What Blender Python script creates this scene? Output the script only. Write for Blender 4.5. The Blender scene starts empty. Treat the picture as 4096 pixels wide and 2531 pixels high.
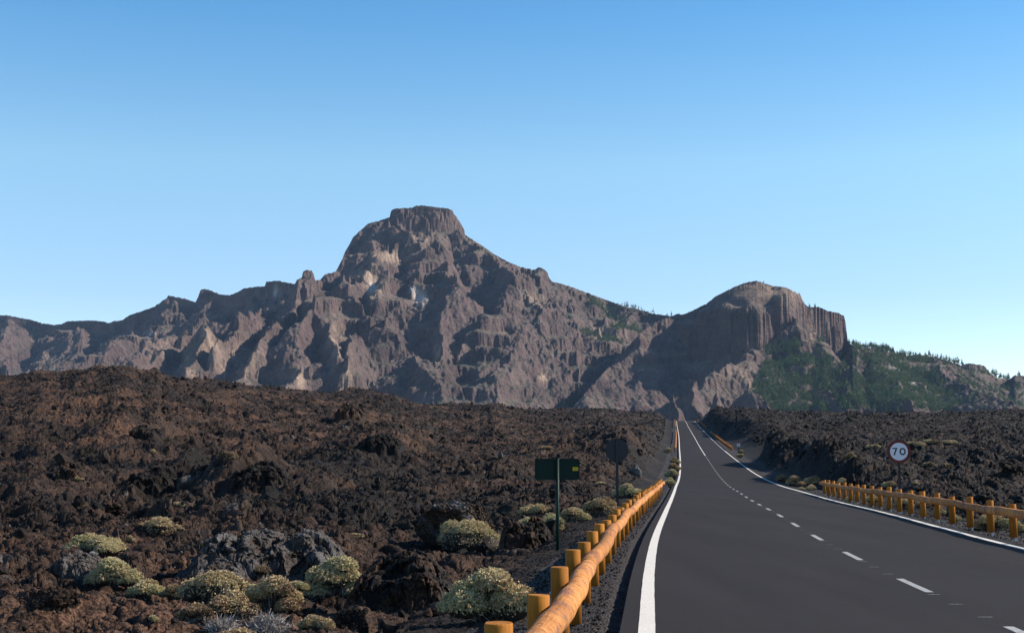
import bpy, math, random
import numpy as np
# ------------------------------------------------------------------ camera, sky, sun, exposure
sc = bpy.context.scene
COL = sc.collection
F = 4096 * 50 / 36.0                      # focal length in photo pixels
TH = math.atan((1877 - 1265.5) / F)       # pitch up
ZC = 1.6
cam = bpy.data.cameras.new("camera"); cam.lens = 50; cam.sensor_width = 36
cam.clip_start = 0.1; cam.clip_end = 60000
camo = bpy.data.objects.new("camera", cam); COL.objects.link(camo)
camo.location = (0, 0, ZC); camo.rotation_euler = (math.pi / 2 + TH, 0, 0)
sc.camera = camo
SUN_AZ, SUN_EL = math.radians(84), math.radians(33)
SD = np.array([math.sin(SUN_AZ) * math.cos(SUN_EL), math.cos(SUN_AZ) * math.cos(SUN_EL), math.sin(SUN_EL)])
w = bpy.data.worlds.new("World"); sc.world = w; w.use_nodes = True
wn, wl = w.node_tree.nodes, w.node_tree.links
wn.clear()
sky = wn.new("ShaderNodeTexSky"); sky.sky_type = 'NISHITA'; sky.sun_disc = False
sky.sun_elevation = SUN_EL; sky.sun_rotation = SUN_AZ
sky.altitude = 2000; sky.air_density = 1.0; sky.dust_density = 0.7; sky.ozone_density = 2.2
hs = wn.new("ShaderNodeHueSaturation"); hs.inputs['Saturation'].default_value = 1.12
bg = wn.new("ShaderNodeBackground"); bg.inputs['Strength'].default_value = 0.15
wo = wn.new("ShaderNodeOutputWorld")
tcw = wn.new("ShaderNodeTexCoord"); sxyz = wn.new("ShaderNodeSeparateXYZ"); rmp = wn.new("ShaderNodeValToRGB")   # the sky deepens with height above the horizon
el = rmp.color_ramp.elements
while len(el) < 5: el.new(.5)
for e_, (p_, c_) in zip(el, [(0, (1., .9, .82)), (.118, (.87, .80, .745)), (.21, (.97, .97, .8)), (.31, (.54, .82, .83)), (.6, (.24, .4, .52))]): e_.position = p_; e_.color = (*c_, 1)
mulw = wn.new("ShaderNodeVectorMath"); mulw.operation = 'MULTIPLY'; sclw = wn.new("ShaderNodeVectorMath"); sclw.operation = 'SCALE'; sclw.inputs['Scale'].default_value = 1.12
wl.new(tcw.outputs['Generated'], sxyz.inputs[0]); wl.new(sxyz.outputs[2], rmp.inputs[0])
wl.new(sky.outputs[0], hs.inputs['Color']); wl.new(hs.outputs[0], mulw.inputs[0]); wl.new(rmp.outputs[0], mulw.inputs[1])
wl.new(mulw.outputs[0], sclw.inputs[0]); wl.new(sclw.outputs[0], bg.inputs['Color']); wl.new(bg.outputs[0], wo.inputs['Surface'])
sun = bpy.data.lights.new("sun", 'SUN'); sun.energy = 5.0; sun.angle = math.radians(0.53); sun.color = (1.0, 0.89, 0.75)
suno = bpy.data.objects.new("sun", sun); COL.objects.link(suno)
from mathutils import Vector, Matrix
suno.rotation_euler = Vector((-SD[0], -SD[1], -SD[2])).to_track_quat('-Z', 'Y').to_euler()
suno.location = (60, 10, 60)
sc.view_settings.view_transform = 'Standard'; sc.view_settings.look = 'None'
sc.view_settings.exposure = 0.6; sc.view_settings.gamma = 1
sc.cycles.use_denoising = True
sc.cycles.sample_clamp_indirect = 4; sc.cycles.max_bounces = 5; sc.cycles.diffuse_bounces = 2; sc.cycles.volume_bounces = 0

# ------------------------------------------------------------------ projection helpers (photo pixel <-> place)
cT, sT = math.cos(TH), math.sin(TH)
def slope(py):
    u = (1265.5 - np.asarray(py, float)) / F
    return (sT + cT * u) / (cT - sT * u)
def lat(px, py):
    u = (1265.5 - np.asarray(py, float)) / F
    return ((np.asarray(px, float) - 2048) / F) / (cT - sT * u)
def P(px, py, Y):
    return lat(px, py) * Y, Y, ZC + slope(py) * Y
def proj(x, y, z):
    zz = z - ZC
    fw = y * cT + zz * sT; up = -y * sT + zz * cT
    return 2048 + F * x / fw, 1265.5 - F * up / fw
def acol(px): return (np.asarray(px, float) - 2048) / F * cT
def pcol(a): return a / cT * F + 2048

# ------------------------------------------------------------------ noise
def hsh(ix, iy, s=0):
    n = (ix.astype(np.int64) * 374761393 + iy.astype(np.int64) * 668265263 + s * 1442695041) & 0xFFFFFFFF
    n = ((n ^ (n >> 13)) * 1274126177) & 0xFFFFFFFF
    n = ((n ^ (n >> 15)) * 2246822519) & 0xFFFFFFFF
    return ((n ^ (n >> 16)) & 0xFFFFFF).astype(np.float32) / 16777216.0
def gn(x, y, s=0):
    x0 = np.floor(x); y0 = np.floor(y); fx = (x - x0).astype(np.float32); fy = (y - y0).astype(np.float32)
    ix = x0.astype(np.int64); iy = y0.astype(np.int64)
    ux = fx * fx * fx * (fx * (fx * 6 - 15) + 10); uy = fy * fy * fy * (fy * (fy * 6 - 15) + 10)
    def g(dx, dy):
        a = hsh(ix + dx, iy + dy, s) * 6.2831853
        return np.cos(a) * (fx - dx) + np.sin(a) * (fy - dy)
    a = g(0, 0); b = g(1, 0); c = g(0, 1); d = g(1, 1)
    return ((a + (b - a) * ux) * (1 - uy) + (c + (d - c) * ux) * uy) * 1.5
def fbm(x, y, o=4, s=0, p=.5):
    r = 0; a = 1.; t = 0
    for i in range(o):
        r = r + a * gn(x, y, s + i); t += a; a *= p; x = x * 2.03 + 17.1; y = y * 2.03 - 9.7
    return r / t
def ridg(x, y, o=4, s=0, p=.5):
    r = 0; a = 1.; t = 0
    for i in range(o):
        r = r + a * (1 - np.abs(gn(x, y, s + i)) * 2); t += a; a *= p; x = x * 2.03 + 17.1; y = y * 2.03 - 9.7
    return r / t
def wor(x, y, s=0):
    ix = np.floor(x).astype(np.int64); iy = np.floor(y).astype(np.int64)
    f1 = np.full(x.shape, 9., np.float32); f2 = f1.copy(); cid = np.zeros(x.shape, np.float32)
    for dx in (-1, 0, 1):
        for dy in (-1, 0, 1):
            cx = ix + dx; cy = iy + dy
            d = (cx + hsh(cx, cy, s) - x) ** 2 + (cy + hsh(cx, cy, s + 7) - y) ** 2
            d = d.astype(np.float32); c = hsh(cx, cy, s + 13)
            m = d < f1
            f2 = np.where(m, f1, np.minimum(f2, d)); cid = np.where(m, c, cid); f1 = np.where(m, d, f1)
    return np.sqrt(f1), np.sqrt(f2), cid
def sstep(a, b, x):
    t = np.clip((x - a) / (b - a), 0, 1); return t * t * (3 - 2 * t)

# ------------------------------------------------------------------ objects, meshes
def tag(o, label=None, cat=None, group=None, kind=None):
    if label: o["label"] = label
    if cat: o["category"] = cat
    if group: o["group"] = group
    if kind: o["kind"] = kind
    return o
def link(name, me, parent=None):
    o = bpy.data.objects.new(name, me); COL.objects.link(o)
    if parent is not None: o.parent = parent
    return o
def empty(name, loc=(0, 0, 0), rz=0):
    o = bpy.data.objects.new(name, None); COL.objects.link(o); o.location = loc; o.rotation_euler = (0, 0, rz)
    o.empty_display_size = .3
    return o
def mesh_np(name, V, faces, mat, attrs=None, smooth=False, uv=None):
    """V (n,3); faces: list of int arrays (m,k), k = 3 or 4"""
    me = bpy.data.meshes.new(name)
    V = np.asarray(V, np.float32)
    me.vertices.add(len(V)); me.vertices.foreach_set("co", V.ravel())
    fl = [np.asarray(f, np.int32) for f in (faces if isinstance(faces, list) else [faces]) if len(f)]
    nl = sum(f.size for f in fl); nf = sum(len(f) for f in fl)
    me.loops.add(nl); me.polygons.add(nf)
    li = np.concatenate([f.ravel() for f in fl])
    me.loops.foreach_set("vertex_index", li)
    tot = np.concatenate([np.full(len(f), f.shape[1], np.int32) for f in fl])
    st = np.concatenate([[0], np.cumsum(tot)[:-1]]).astype(np.int32)
    me.polygons.foreach_set("loop_start", st)
    me.polygons.foreach_set("use_smooth", np.full(nf, smooth, bool))
    for k, a in (attrs or {}).items():
        at = me.attributes.new(k, 'FLOAT', 'POINT'); at.data.foreach_set("value", np.asarray(a, np.float32).ravel())
    if uv is not None:
        u = me.uv_layers.new(name="UVMap"); u.data.foreach_set("uv", np.asarray(uv, np.float32)[li].ravel())
    if mat: me.materials.append(mat)
    me.update(calc_edges=True); me.validate()
    return me
def grid_faces(nr, nc, mask=None):
    i = np.arange(nr * nc, dtype=np.int32).reshape(nr, nc)
    q = np.stack([i[:-1, :-1], i[:-1, 1:], i[1:, 1:], i[1:, :-1]], -1)
    if mask is not None: return q[mask]
    return q.reshape(-1, 4)
def tube(pts, rad, n=8, cap=True):
    """tube through pts with radii; returns V, quads, caps(as tris)"""
    pts = np.asarray(pts, float); rad = np.broadcast_to(np.asarray(rad, float), (len(pts),))
    t = np.gradient(pts, axis=0); t /= np.linalg.norm(t, axis=1)[:, None] + 1e-9
    ref = np.array([0, 0, 1.]) if abs(t[0, 2]) < .9 else np.array([1., 0, 0])
    s = np.cross(t, ref); s /= np.linalg.norm(s, axis=1)[:, None] + 1e-9
    u = np.cross(s, t)
    a = np.arange(n) * 2 * math.pi / n
    V = pts[:, None] + rad[:, None, None] * (np.cos(a)[None, :, None] * s[:, None] + np.sin(a)[None, :, None] * u[:, None])
    m = len(pts); i = np.arange(m * n).reshape(m, n); j = np.roll(i, -1, 1)
    q = np.stack([i[:-1], j[:-1], j[1:], i[1:]], -1).reshape(-1, 4)
    V = V.reshape(-1, 3)
    tr = np.zeros((0, 3), int)
    if cap:
        V = np.vstack([V, pts[0], pts[-1]]); c0, c1 = m * n, m * n + 1
        tr = np.vstack([np.stack([np.full(n, c0), j[0], i[0]], -1), np.stack([np.full(n, c1), i[-1], j[-1]], -1)])
    return V, q, tr
class MB:
    def __init__(s): s.V = []; s.Q = []; s.T = []; s.A = []; s.n = 0
    def add(s, V, q=None, t=None, a=0.):
        if q is not None and len(q): s.Q.append(np.asarray(q) + s.n)
        if t is not None and len(t): s.T.append(np.asarray(t) + s.n)
        s.V.append(np.asarray(V)); s.A.append(np.broadcast_to(a, (len(V),))); s.n += len(V)
    def box(s, c, d, a=0.):
        c = np.array(c, float); d = np.array(d, float) / 2
        V = np.array([[x, y, z] for x in (-1, 1) for y in (-1, 1) for z in (-1, 1)]) * d + c
        s.add(V, [[0, 1, 3, 2], [4, 6, 7, 5], [0, 4, 5, 1], [2, 3, 7, 6], [0, 2, 6, 4], [1, 5, 7, 3]], a=a)
    def tube(s, p, r, n=8, a=0.): V, q, t = tube(p, r, n); s.add(V, q, t, a)
    def build(s, name, mat, parent=None, smooth=False, link_=True):
        f = []
        if s.Q: f.append(np.vstack(s.Q))
        if s.T: f.append(np.vstack(s.T))
        me = mesh_np(name, np.vstack(s.V), f, mat, {"tint": np.concatenate(s.A)}, smooth)
        return link(name, me, parent) if link_ else me
def ico(sub):
    import bmesh
    bm = bmesh.new(); bmesh.ops.create_icosphere(bm, subdivisions=sub, radius=1)
    V = np.array([v.co[:] for v in bm.verts]); T = np.array([[v.index for v in f.verts] for f in bm.faces]); bm.free()
    return V, T

# ------------------------------------------------------------------ materials
class NM:
    def __init__(s, name):
        s.m = bpy.data.materials.new(name); s.m.use_nodes = True
        s.t = s.m.node_tree; s.t.nodes.clear()
        s.out = s.t.nodes.new("ShaderNodeOutputMaterial"); s.b = s.t.nodes.new("ShaderNodeBsdfPrincipled")
        s.t.links.new(s.b.outputs[0], s.out.inputs[0]); s.b.inputs['Roughness'].default_value = .85
        s.b.inputs['Specular IOR Level'].default_value = .25
    def L(s, a, b): s.t.links.new(a, b)
    def n(s, ty, **k):
        o = s.t.nodes.new(ty)
        for a, v in k.items():
            if a.startswith('i_'): o.inputs[a[2:].replace('_', ' ')].default_value = v
            else: setattr(o, a, v)
        return o
    def attr(s, name): return s.n("ShaderNodeAttribute", attribute_name=name).outputs['Fac']
    def pos(s, sc=(1, 1, 1)):
        g = s.n("ShaderNodeNewGeometry"); v = s.n("ShaderNodeVectorMath", operation='MULTIPLY'); v.inputs[1].default_value = sc
        s.L(g.outputs['Position'], v.inputs[0]); return v.outputs[0]
    def noise(s, vec, scale, det=4, rough=.55, dist=0):
        o = s.n("ShaderNodeTexNoise", i_Scale=scale, i_Detail=det, i_Roughness=rough, i_Distortion=dist)
        if vec is not None: s.L(vec, o.inputs['Vector'])
        return o.outputs['Fac']
    def voro(s, vec, scale, feature='F1', out='Distance'):
        o = s.n("ShaderNodeTexVoronoi", feature=feature, i_Scale=scale); s.L(vec, o.inputs['Vector']); return o.outputs[out]
    def ramp(s, fac, stops, interp='LINEAR'):
        r = s.n("ShaderNodeValToRGB"); r.color_ramp.interpolation = interp; e = r.color_ramp.elements
        while len(e) < len(stops): e.new(.5)
        for k, (p, c) in enumerate(stops):
            e[k].position = p; e[k].color = (c, c, c, 1) if isinstance(c, (int, float)) else (*c, 1)
        s.L(fac, r.inputs[0]); return r.outputs[0]
    def mix(s, f, a, b, mode='MIX'):
        m = s.n("ShaderNodeMix", data_type='RGBA', blend_type=mode)
        for v, i in ((f, 0), (a, 6), (b, 7)):
            if isinstance(v, (int, float)): m.inputs[i].default_value = v if i == 0 else (v, v, v, 1)
            elif isinstance(v, tuple): m.inputs[i].default_value = (*v, 1)
            else: s.L(v, m.inputs[i])
        return m.outputs[2]
    def math(s, op, a, b=0., clamp=False):
        m = s.n("ShaderNodeMath", operation=op, use_clamp=clamp)
        for v, i in ((a, 0), (b, 1)):
            if isinstance(v, (int, float)): m.inputs[i].default_value = v
            else: s.L(v, m.inputs[i])
        return m.outputs[0]
    def bump(s, h, strength=.5, dist=.05):
        b = s.n("ShaderNodeBump", i_Strength=strength, i_Distance=dist); s.L(h, b.inputs['Height']); s.L(b.outputs[0], s.b.inputs['Normal'])
    def col(s, c):
        if isinstance(c, tuple): s.b.inputs['Base Color'].default_value = (*c, 1)
        else: s.L(c, s.b.inputs['Base Color'])
        return s.m
def flat(name, c, rough=.6, metal=0., spec=.3):
    q = NM(name); q.b.inputs['Roughness'].default_value = rough; q.b.inputs['Metallic'].default_value = metal
    q.b.inputs['Specular IOR Level'].default_value = spec
    n = q.noise(q.pos(), 30, 3); q.col(q.mix(.25, c, q.mix(n, tuple(v * .6 for v in c), tuple(min(1, v * 1.3) for v in c)))); return q.m

DARK, BROWN, RUST, GREY, SOIL = (.0042, .004, .0042), (.022, .014, .0105), (.1, .04, .018), (.125, .126, .132), (.15, .08, .048)
def lava_color(q, tint, rust, soil):
    p = q.pos()
    n1 = q.noise(p, 3.1, 5, .65); n2 = q.noise(p, 21, 4, .7)
    base = q.ramp(tint, [(0, DARK), (.35, (.0065, .0058, .0056)), (.6, (.0125, .0095, .0082)), (.82, (.042, .027, .019)), (.92, (.082, .077, .076)), (1, GREY)])
    base = q.mix(q.math('MULTIPLY', rust, q.ramp(n1, [(.3, 0.15), (.65, 1)])), base, q.ramp(n2, [(.34, (.012, .0075, .0055)), (.7, (.115, .058, .033))]))
    base = q.mix(q.math('MULTIPLY', soil, q.ramp(n1, [(.35, .2), (.6, 1)])), base, q.ramp(n2, [(.3, (.03, .0155, .01)), (.7, SOIL)]))
    return q.mix(1., base, q.ramp(n2, [(.34, .2), (.68, 1.6)]), 'MULTIPLY'), n1, n2
def lava_mat():
    q = NM("lava ground"); c, n1, n2 = lava_color(q, q.attr("tint"), q.attr("rust"), q.attr("soil"))
    q.bump(q.math('ADD', n1, q.math('MULTIPLY', n2, .35)), .8, .12); q.b.inputs['Roughness'].default_value = .9
    return q.col(c)
def rock_mat():
    q = NM("lava rock")
    c, n1, n2 = lava_color(q, q.attr("tint"), q.attr("rust"), 0.0 if False else q.math('MULTIPLY', q.attr("tint"), 0))
    q.bump(q.math('ADD', n1, q.math('MULTIPLY', n2, .5)), .7, .06)
    return q.col(c)
def mountain_mat():
    q = NM("mountain rock"); p = q.pos((1, 1, 1))
    big = q.noise(p, .006, 5, .6); mid = q.noise(p, .03, 5, .65); fine = q.noise(p, .16, 4, .75); 
    str_ = q.noise(q.pos((.3, .3, 2.2)), .035, 4, .6, .6)
    geo = q.n("ShaderNodeNewGeometry"); sep = q.n("ShaderNodeSeparateXYZ"); q.L(geo.outputs['Normal'], sep.inputs[0])
    flatn = q.ramp(sep.outputs[2], [(.66, 0), (.82, 1)])
    cliff = q.mix(str_, (.048, .036, .036), (.15, .108, .096))
    cliff = q.mix(q.ramp(mid, [(.4, 0), (.62, 1)]), cliff, (.082, .052, .051))
    cliff = q.mix(q.attr("tan"), cliff, q.mix(fine, (.2, .14, .105), (.34, .26, .2)))
    tal = q.mix(q.ramp(big, [(.38, 0), (.62, 1)]), (.08, .062, .058), (.155, .122, .097))
    tal = q.mix(q.math('MULTIPLY', q.attr("green"), q.ramp(fine, [(.4, 0), (.56, 1)])), tal, (.05, .058, .036))
    tal = q.mix(q.ramp(q.noise(p, .35, 2, .7), [(.58, 0), (.7, .6)]), tal, (.19, .165, .14))
    tal = q.mix(q.math('MULTIPLY', q.attr("tan"), .7), tal, (.2, .14, .1))
    c = q.mix(flatn, cliff, tal)
    c = q.mix(q.attr("pale"), c, (.46, .43, .4))
    c = q.mix(1., c, q.ramp(fine, [(.3, .68), (.7, 1.3)]), 'MULTIPLY'); c = q.mix(1., c, q.ramp(q.noise(p, .013, 4, .6), [(.35, .7), (.65, 1.25)]), 'MULTIPLY')
    q.bump(q.math('ADD', q.math('MULTIPLY', mid, 4), q.math('ADD', fine, q.math('MULTIPLY', str_, 1.5))), .6, 6)
    return q.col(c)
def asphalt_mat():
    q = NM("asphalt"); p = q.pos(); g = q.voro(p, 90); n = q.noise(p, 300, 2, .7)
    n2 = q.noise(q.pos((1, .08, 1)), .9, 4, .6); n3 = q.noise(p, .35, 4)
    c = q.mix(q.ramp(n, [(.35, 0), (.75, 1)]), (.015, .0133, .0143), (.039, .0345, .037))
    c = q.mix(1., c, q.ramp(n2, [(.3, .78), (.7, 1.16)]), 'MULTIPLY')
    c = q.mix(q.ramp(n3, [(.4, 0), (.7, .35)]), c, (.025, .0245, .026))
    q.bump(g, .5, .008); q.b.inputs['Roughness'].default_value = .95; q.b.inputs['Specular IOR Level'].default_value = .15
    return q.col(c)
def paint_mat(name, wear, c0=(.8, .76, .68)):
    q = NM(name); p = q.pos(); n = q.noise(p, 45, 4, .75); n2 = q.noise(p, 2.3, 3)
    c = q.mix(q.ramp(n, [(wear, 1), (wear + .07, 0)]), q.mix(n2, c0, tuple(v * .82 for v in c0)), (.16, .155, .155))
    q.b.inputs['Roughness'].default_value = .55
    return q.col(c)
def gravel_mat():
    q = NM("gravel"); p = q.pos(); v = q.voro(p, 38, out='Color'); d = q.voro(p, 38); n = q.noise(p, 4, 4)
    c = q.ramp(v, [(0, (.012, .011, .012)), (.5, (.035, .031, .031)), (.85, (.06, .05, .048)), (1, (.13, .12, .115))])
    q.bump(d, 1, .03); return q.col(q.mix(q.ramp(n, [(.5, 0), (.75, .4)]), c, (.06, .036, .026)))
def wood_mat(name, ca, cb, cc, ring=False):
    q = NM(name); tc = q.n("ShaderNodeTexCoord"); v = q.n("ShaderNodeMapping"); q.L(tc.outputs['UV'], v.inputs[0])
    if ring: v.inputs['Scale'].default_value = (1, 1, 1)
    uv = v.outputs[0]
    def mp(sx, sy):
        o = q.n("ShaderNodeMapping"); o.inputs['Scale'].default_value = (sx, sy, 1); q.L(tc.outputs['UV'], o.inputs[0]); return o.outputs[0]
    oi = q.n("ShaderNodeObjectInfo").outputs['Random']
    if ring:   # peeled log: bands round the log, dark bark remains, lengthways checks
        band = q.noise(mp(7, 1.6), 1, 6, .7, 2.2); patch = q.noise(mp(1.6, 1.5), 1, 4, .6, .8); chk = q.noise(mp(2.2, 26), 1, 3, .7)
        c = q.mix(q.ramp(band, [(.35, 0), (.6, 1)]), ca, cb)
        c = q.mix(q.math('MULTIPLY', q.ramp(patch, [(.5, 0), (.6, 1)]), q.ramp(band, [(.47, 0), (.53, 1)])), c, cc)
        c = q.mix(q.ramp(band, [(.4, 1), (.43, 0)]), c, tuple(x * .42 for x in ca)) if True else c
        c = q.mix(q.ramp(chk, [(.27, .9), (.3, 0)]), c, (.06, .025, .01))
        kn = q.voro(mp(2.6, 2.2), 1); c = q.mix(q.ramp(kn, [(.07, .9), (.13, 0)]), c, (.09, .035, .015))
        q.bump(q.math('ADD', band, chk), .8, .016)
    else:
        g = q.noise(mp(1.3, 16), 1, 4, .6, 1.2); patch = q.noise(mp(3, 3), 1, 3)
        c = q.mix(q.ramp(g, [(.4, 0), (.6, 1)]), ca, cb); c = q.mix(q.ramp(patch, [(.6, 0), (.72, .6)]), c, cc); c = q.mix(q.ramp(g, [(.3, .8), (.36, 0)]), c, (.1, .035, .01)); c = q.mix(q.ramp(q.noise(mp(.5, 9), 1, 2), [(.29, .9), (.31, 0)]), c, (.04, .015, .006))
        q.bump(g, .3, .006)
    c = q.mix(1., c, q.mix(oi, (.82, .8, .78), (1.12, 1.1, 1.08)), 'MULTIPLY')
    q.b.inputs['Roughness'].default_value = .8
    return q.col(c)
def leaf_mat():
    q = NM("shrub leaves")
    c = q.ramp(q.attr("tint"), [(0, (.2, .215, .09)), (.3, (.45, .43, .23)), (.55, (.62, .53, .31)), (.8, (.52, .37, .22)), (1, (.2, .135, .085))])
    q.b.inputs['Roughness'].default_value = .8
    return q.col(c)
def twig_mat():
    q = NM("shrub twigs"); return q.col(q.ramp(q.attr("tint"), [(0, (.022, .017, .013)), (.5, (.12, .1, .085)), (1, (.6, .57, .56))]))
def pine_mat():
    q = NM("pine needles"); return q.col(q.ramp(q.attr("tint"), [(0, (.05, .088, .04)), (.6, (.09, .135, .058)), (1, (.16, .18, .07))]))
M = dict(lava=lava_mat(), rock=rock_mat(), mount=mountain_mat(), asphalt=asphalt_mat(), edge=paint_mat("edge paint", .36),
         dash=paint_mat("dash paint", .47, (.62, .6, .56)), gravel=gravel_mat(),
         rail=wood_mat("peeled log", (.38, .135, .022), (.56, .26, .085), (.17, .085, .075), True),
         post=wood_mat("post wood", (.4, .16, .018), (.27, .095, .01), (.46, .21, .035)),
         steel=flat("galvanised steel", (.4, .42, .45), .45, .6), darksteel=flat("dark sign back", (.02, .023, .03), .5),
         green=flat("green painted steel", (.002, .019, .015), .55, spec=.2), sticker=flat("yellow sticker", (.6, .45, .01), .5), red=flat("sign red", (.12, .022, .018), .5),
         white=flat("sign white", (.72, .72, .78), .5), black=flat("sign black", (.008, .009, .01), .5), leaf=leaf_mat(), twig=twig_mat(), pine=pine_mat(),
         bark=flat("pine bark", (.05, .035, .025), .9), ground=flat("far ground", (.07, .055, .045), .95))

# ------------------------------------------------------------------ road line
RD = np.array([-20, 0, 14.3, 21.9, 29, 48.8, 64.8, 84.5, 98.4, 118.2, 138.2, 181.6, 243.5, 347.9, 480, 600, 640, 680, 760, 1000])
RZ = np.array([0, 0, 0, 0, .03, .15, .19, .33, .43, .69, 1.13, 2.58, 5.03, 9.56, 16.0, 21.9, 23.2, 23.6, 22.5, 12.])
RX = np.array([-2.0, -.1, 1.33, 2.08, 2.84, 5.22, 7.17, 9.58, 11.26, 13.74, 16.2, 21.37, 28.56, 40.69, 55.6, 69.2, 73.7, 78, 87, 115])
def smooth_interp(x, xp, fp):
    # monotone-ish cubic Hermite
    x = np.asarray(x, float); h = np.diff(xp); d = np.diff(fp) / h
    m = np.empty(len(xp)); m[1:-1] = (d[:-1] * h[1:] + d[1:] * h[:-1]) / (h[1:] + h[:-1]); m[0] = d[0]; m[-1] = d[-1]
    i = np.clip(np.searchsorted(xp, x) - 1, 0, len(h) - 1); t = (x - xp[i]) / h[i]
    t = np.clip(t, -5, 6)
    return (fp[i] * (2 * t**3 - 3 * t**2 + 1) + m[i] * h[i] * (t**3 - 2 * t**2 + t) + fp[i + 1] * (-2 * t**3 + 3 * t**2) + m[i + 1] * h[i] * (t**3 - t**2))
def rz(D): return smooth_interp(D, RD, RZ)
def rx(D): return smooth_interp(D, RD, RX)
W = 7.4

# ------------------------------------------------------------------ lava field height
CR = np.array([(-700, 1530, 300), (-200, 1512, 300), (0, 1507, 300), (60, 1500, 300), (150, 1482, 300), (230, 1495, 300), (380, 1475, 290), (445, 1460, 285), (490, 1462, 285), (560, 1485, 285), (620, 1478, 290), (640, 1500, 295), (760, 1520, 300), (950, 1535, 320), (1100, 1555, 350), (1300, 1573, 380), (1440, 1568, 400), (1550, 1580, 400), (1690, 1618, 400), (1800, 1615, 430), (1920, 1629, 450), (1970, 1618, 450), (2100, 1640, 480), (2380, 1634, 520), (2500, 1646, 560), (2660, 1654, 620), (2690, 1676, 640), (2720, 1690, 640), (2765, 1690, 640), (2785, 1674, 640), (2830, 1642, 560), (2980, 1628, 480), (3040, 1640, 460), (3230, 1652, 450), (3700, 1654, 450), (3900, 1650, 450), (4096, 1642, 440), (4800, 1630, 430)], float)
BUMPS = [  # px, py of foot, half-width px, depth half m, height m
    (1010, 1960, 150, 6, 2.8), (620, 1990, 90, 6, -1.0), (760, 1930, 90, 5, 1.8), (1240, 1990, 130, 6, 1.6), (1560, 1790, 170, 20, 2.2),
    (330, 1960, 160, 9, .8), (1480, 2080, 200, 4, .6), (3290, 1895, 120, 22, 2.8), (3080, 1870, 60, 28, 2.2), (3700, 1860, 200, 16, .8),
    (2480, 1800, 110, 40, 2.5), (1620, 2420, 260, 3, -.5), (560, 1720, 90, 14, 1.8), (2900, 1760, 60, 60, 3.0), (2400, 1930, 150, 9, -.5)]
NL = (np.array([0, 5, 10, 20, 30, 45, 60, 90, 130]), np.array([-.3, -.3, -.4, -.65, -.85, -.8, -.6, .1, 1.0]))
def base_z(x, y):
    D = np.maximum(y, 1.0); a = x / D; px = pcol(a)
    yc = np.interp(px, CR[:, 0], CR[:, 2]); zc = ZC + slope(np.interp(px, CR[:, 0], CR[:, 1])) * yc
    n = np.interp(D, *NL)
    t = (D - 75) / (yc - 75)
    hill = -.4 + (zc + .4) * np.clip(t, 0, 1) ** 1.12
    z = np.where(D < 75, n, np.maximum(hill, -.4)) 
    z = np.where(t > 1, zc - (D - yc) * .03 - np.minimum((D - yc), 60) ** 2 * .0006, z)
    lo = n * (1 - sstep(55, 100, D)) + np.where(t > 1, z, hill) * sstep(55, 100, D)
    return np.where(t > 1, z, lo)
BP = None
def place_bumps():
    global BP
    BP = []
    for px, py, hw, dep, h in BUMPS:
        D = hit0(px, py); BP.append((float(lat(px, py) * D), D, hw * D / F, dep, h))
def hit0(px, py, fn=None):
    Ds = np.exp(np.linspace(math.log(5), math.log(700), 3000)); l, s = lat(px, py), slope(py)
    z = (fn or base_z)(l * Ds, Ds); k = np.nonzero(z >= ZC + s * Ds)[0]
    return float(Ds[k[0]]) if len(k) else 600.
place_bumps()
def macro_z(x, y):
    z = base_z(x, y)
    for bx, by, hw, dep, h in BP:
        r = ((x - bx) / hw) ** 2 + ((y - by) / dep) ** 2
        z = z + h * np.exp(-r)
    D = np.maximum(y, 1)
    z = z + fbm(x / 17, y / 22, 3, 5) * np.clip(D / 60, .15, 1.6) + (ridg(x / 6, y / 8, 3, 9) - .4) * np.clip(D / 60, .2, 1.) * .9
    return z
def road_blend(x, y, z, zr=None):
    zr = rz(y); xl = rx(y); s = np.maximum(xl - x, x - xl - W)
    left = x < xl + W / 2
    bank = np.interp(y, [0, 60, 110, 160, 700], [0, 0, .2, .5, 1.2])
    gz = zr - .07 - .05 * np.clip(s - .4, 0, 1.6) - (.08 + .03 * gn(y / .5, x * 0, 97)) * (1 - sstep(.3, .56 + .12 * gn(y / .35, x * 0, 98), s)) * left + 0 * bank
    k = np.where(left, sstep(1.3, np.interp(y, [0, 40, 100, 700], [4.5, 5, 6, 9]), s), sstep(1.5, np.interp(y, [0, 80, 115, 172, 205, 300, 345, 400, 700], [6, 6, 3.6, 3.6, 12, 12, 5, 6, 9]) + np.interp(y, [0, 180, 210], [.8, .8, 3]) * gn(y / 14, x * 0, 99), s))
    under = zr - .5
    return np.where(s < .12, under, gz * (1 - k) + z * k), np.where(s < .12, 0, k), s
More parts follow.
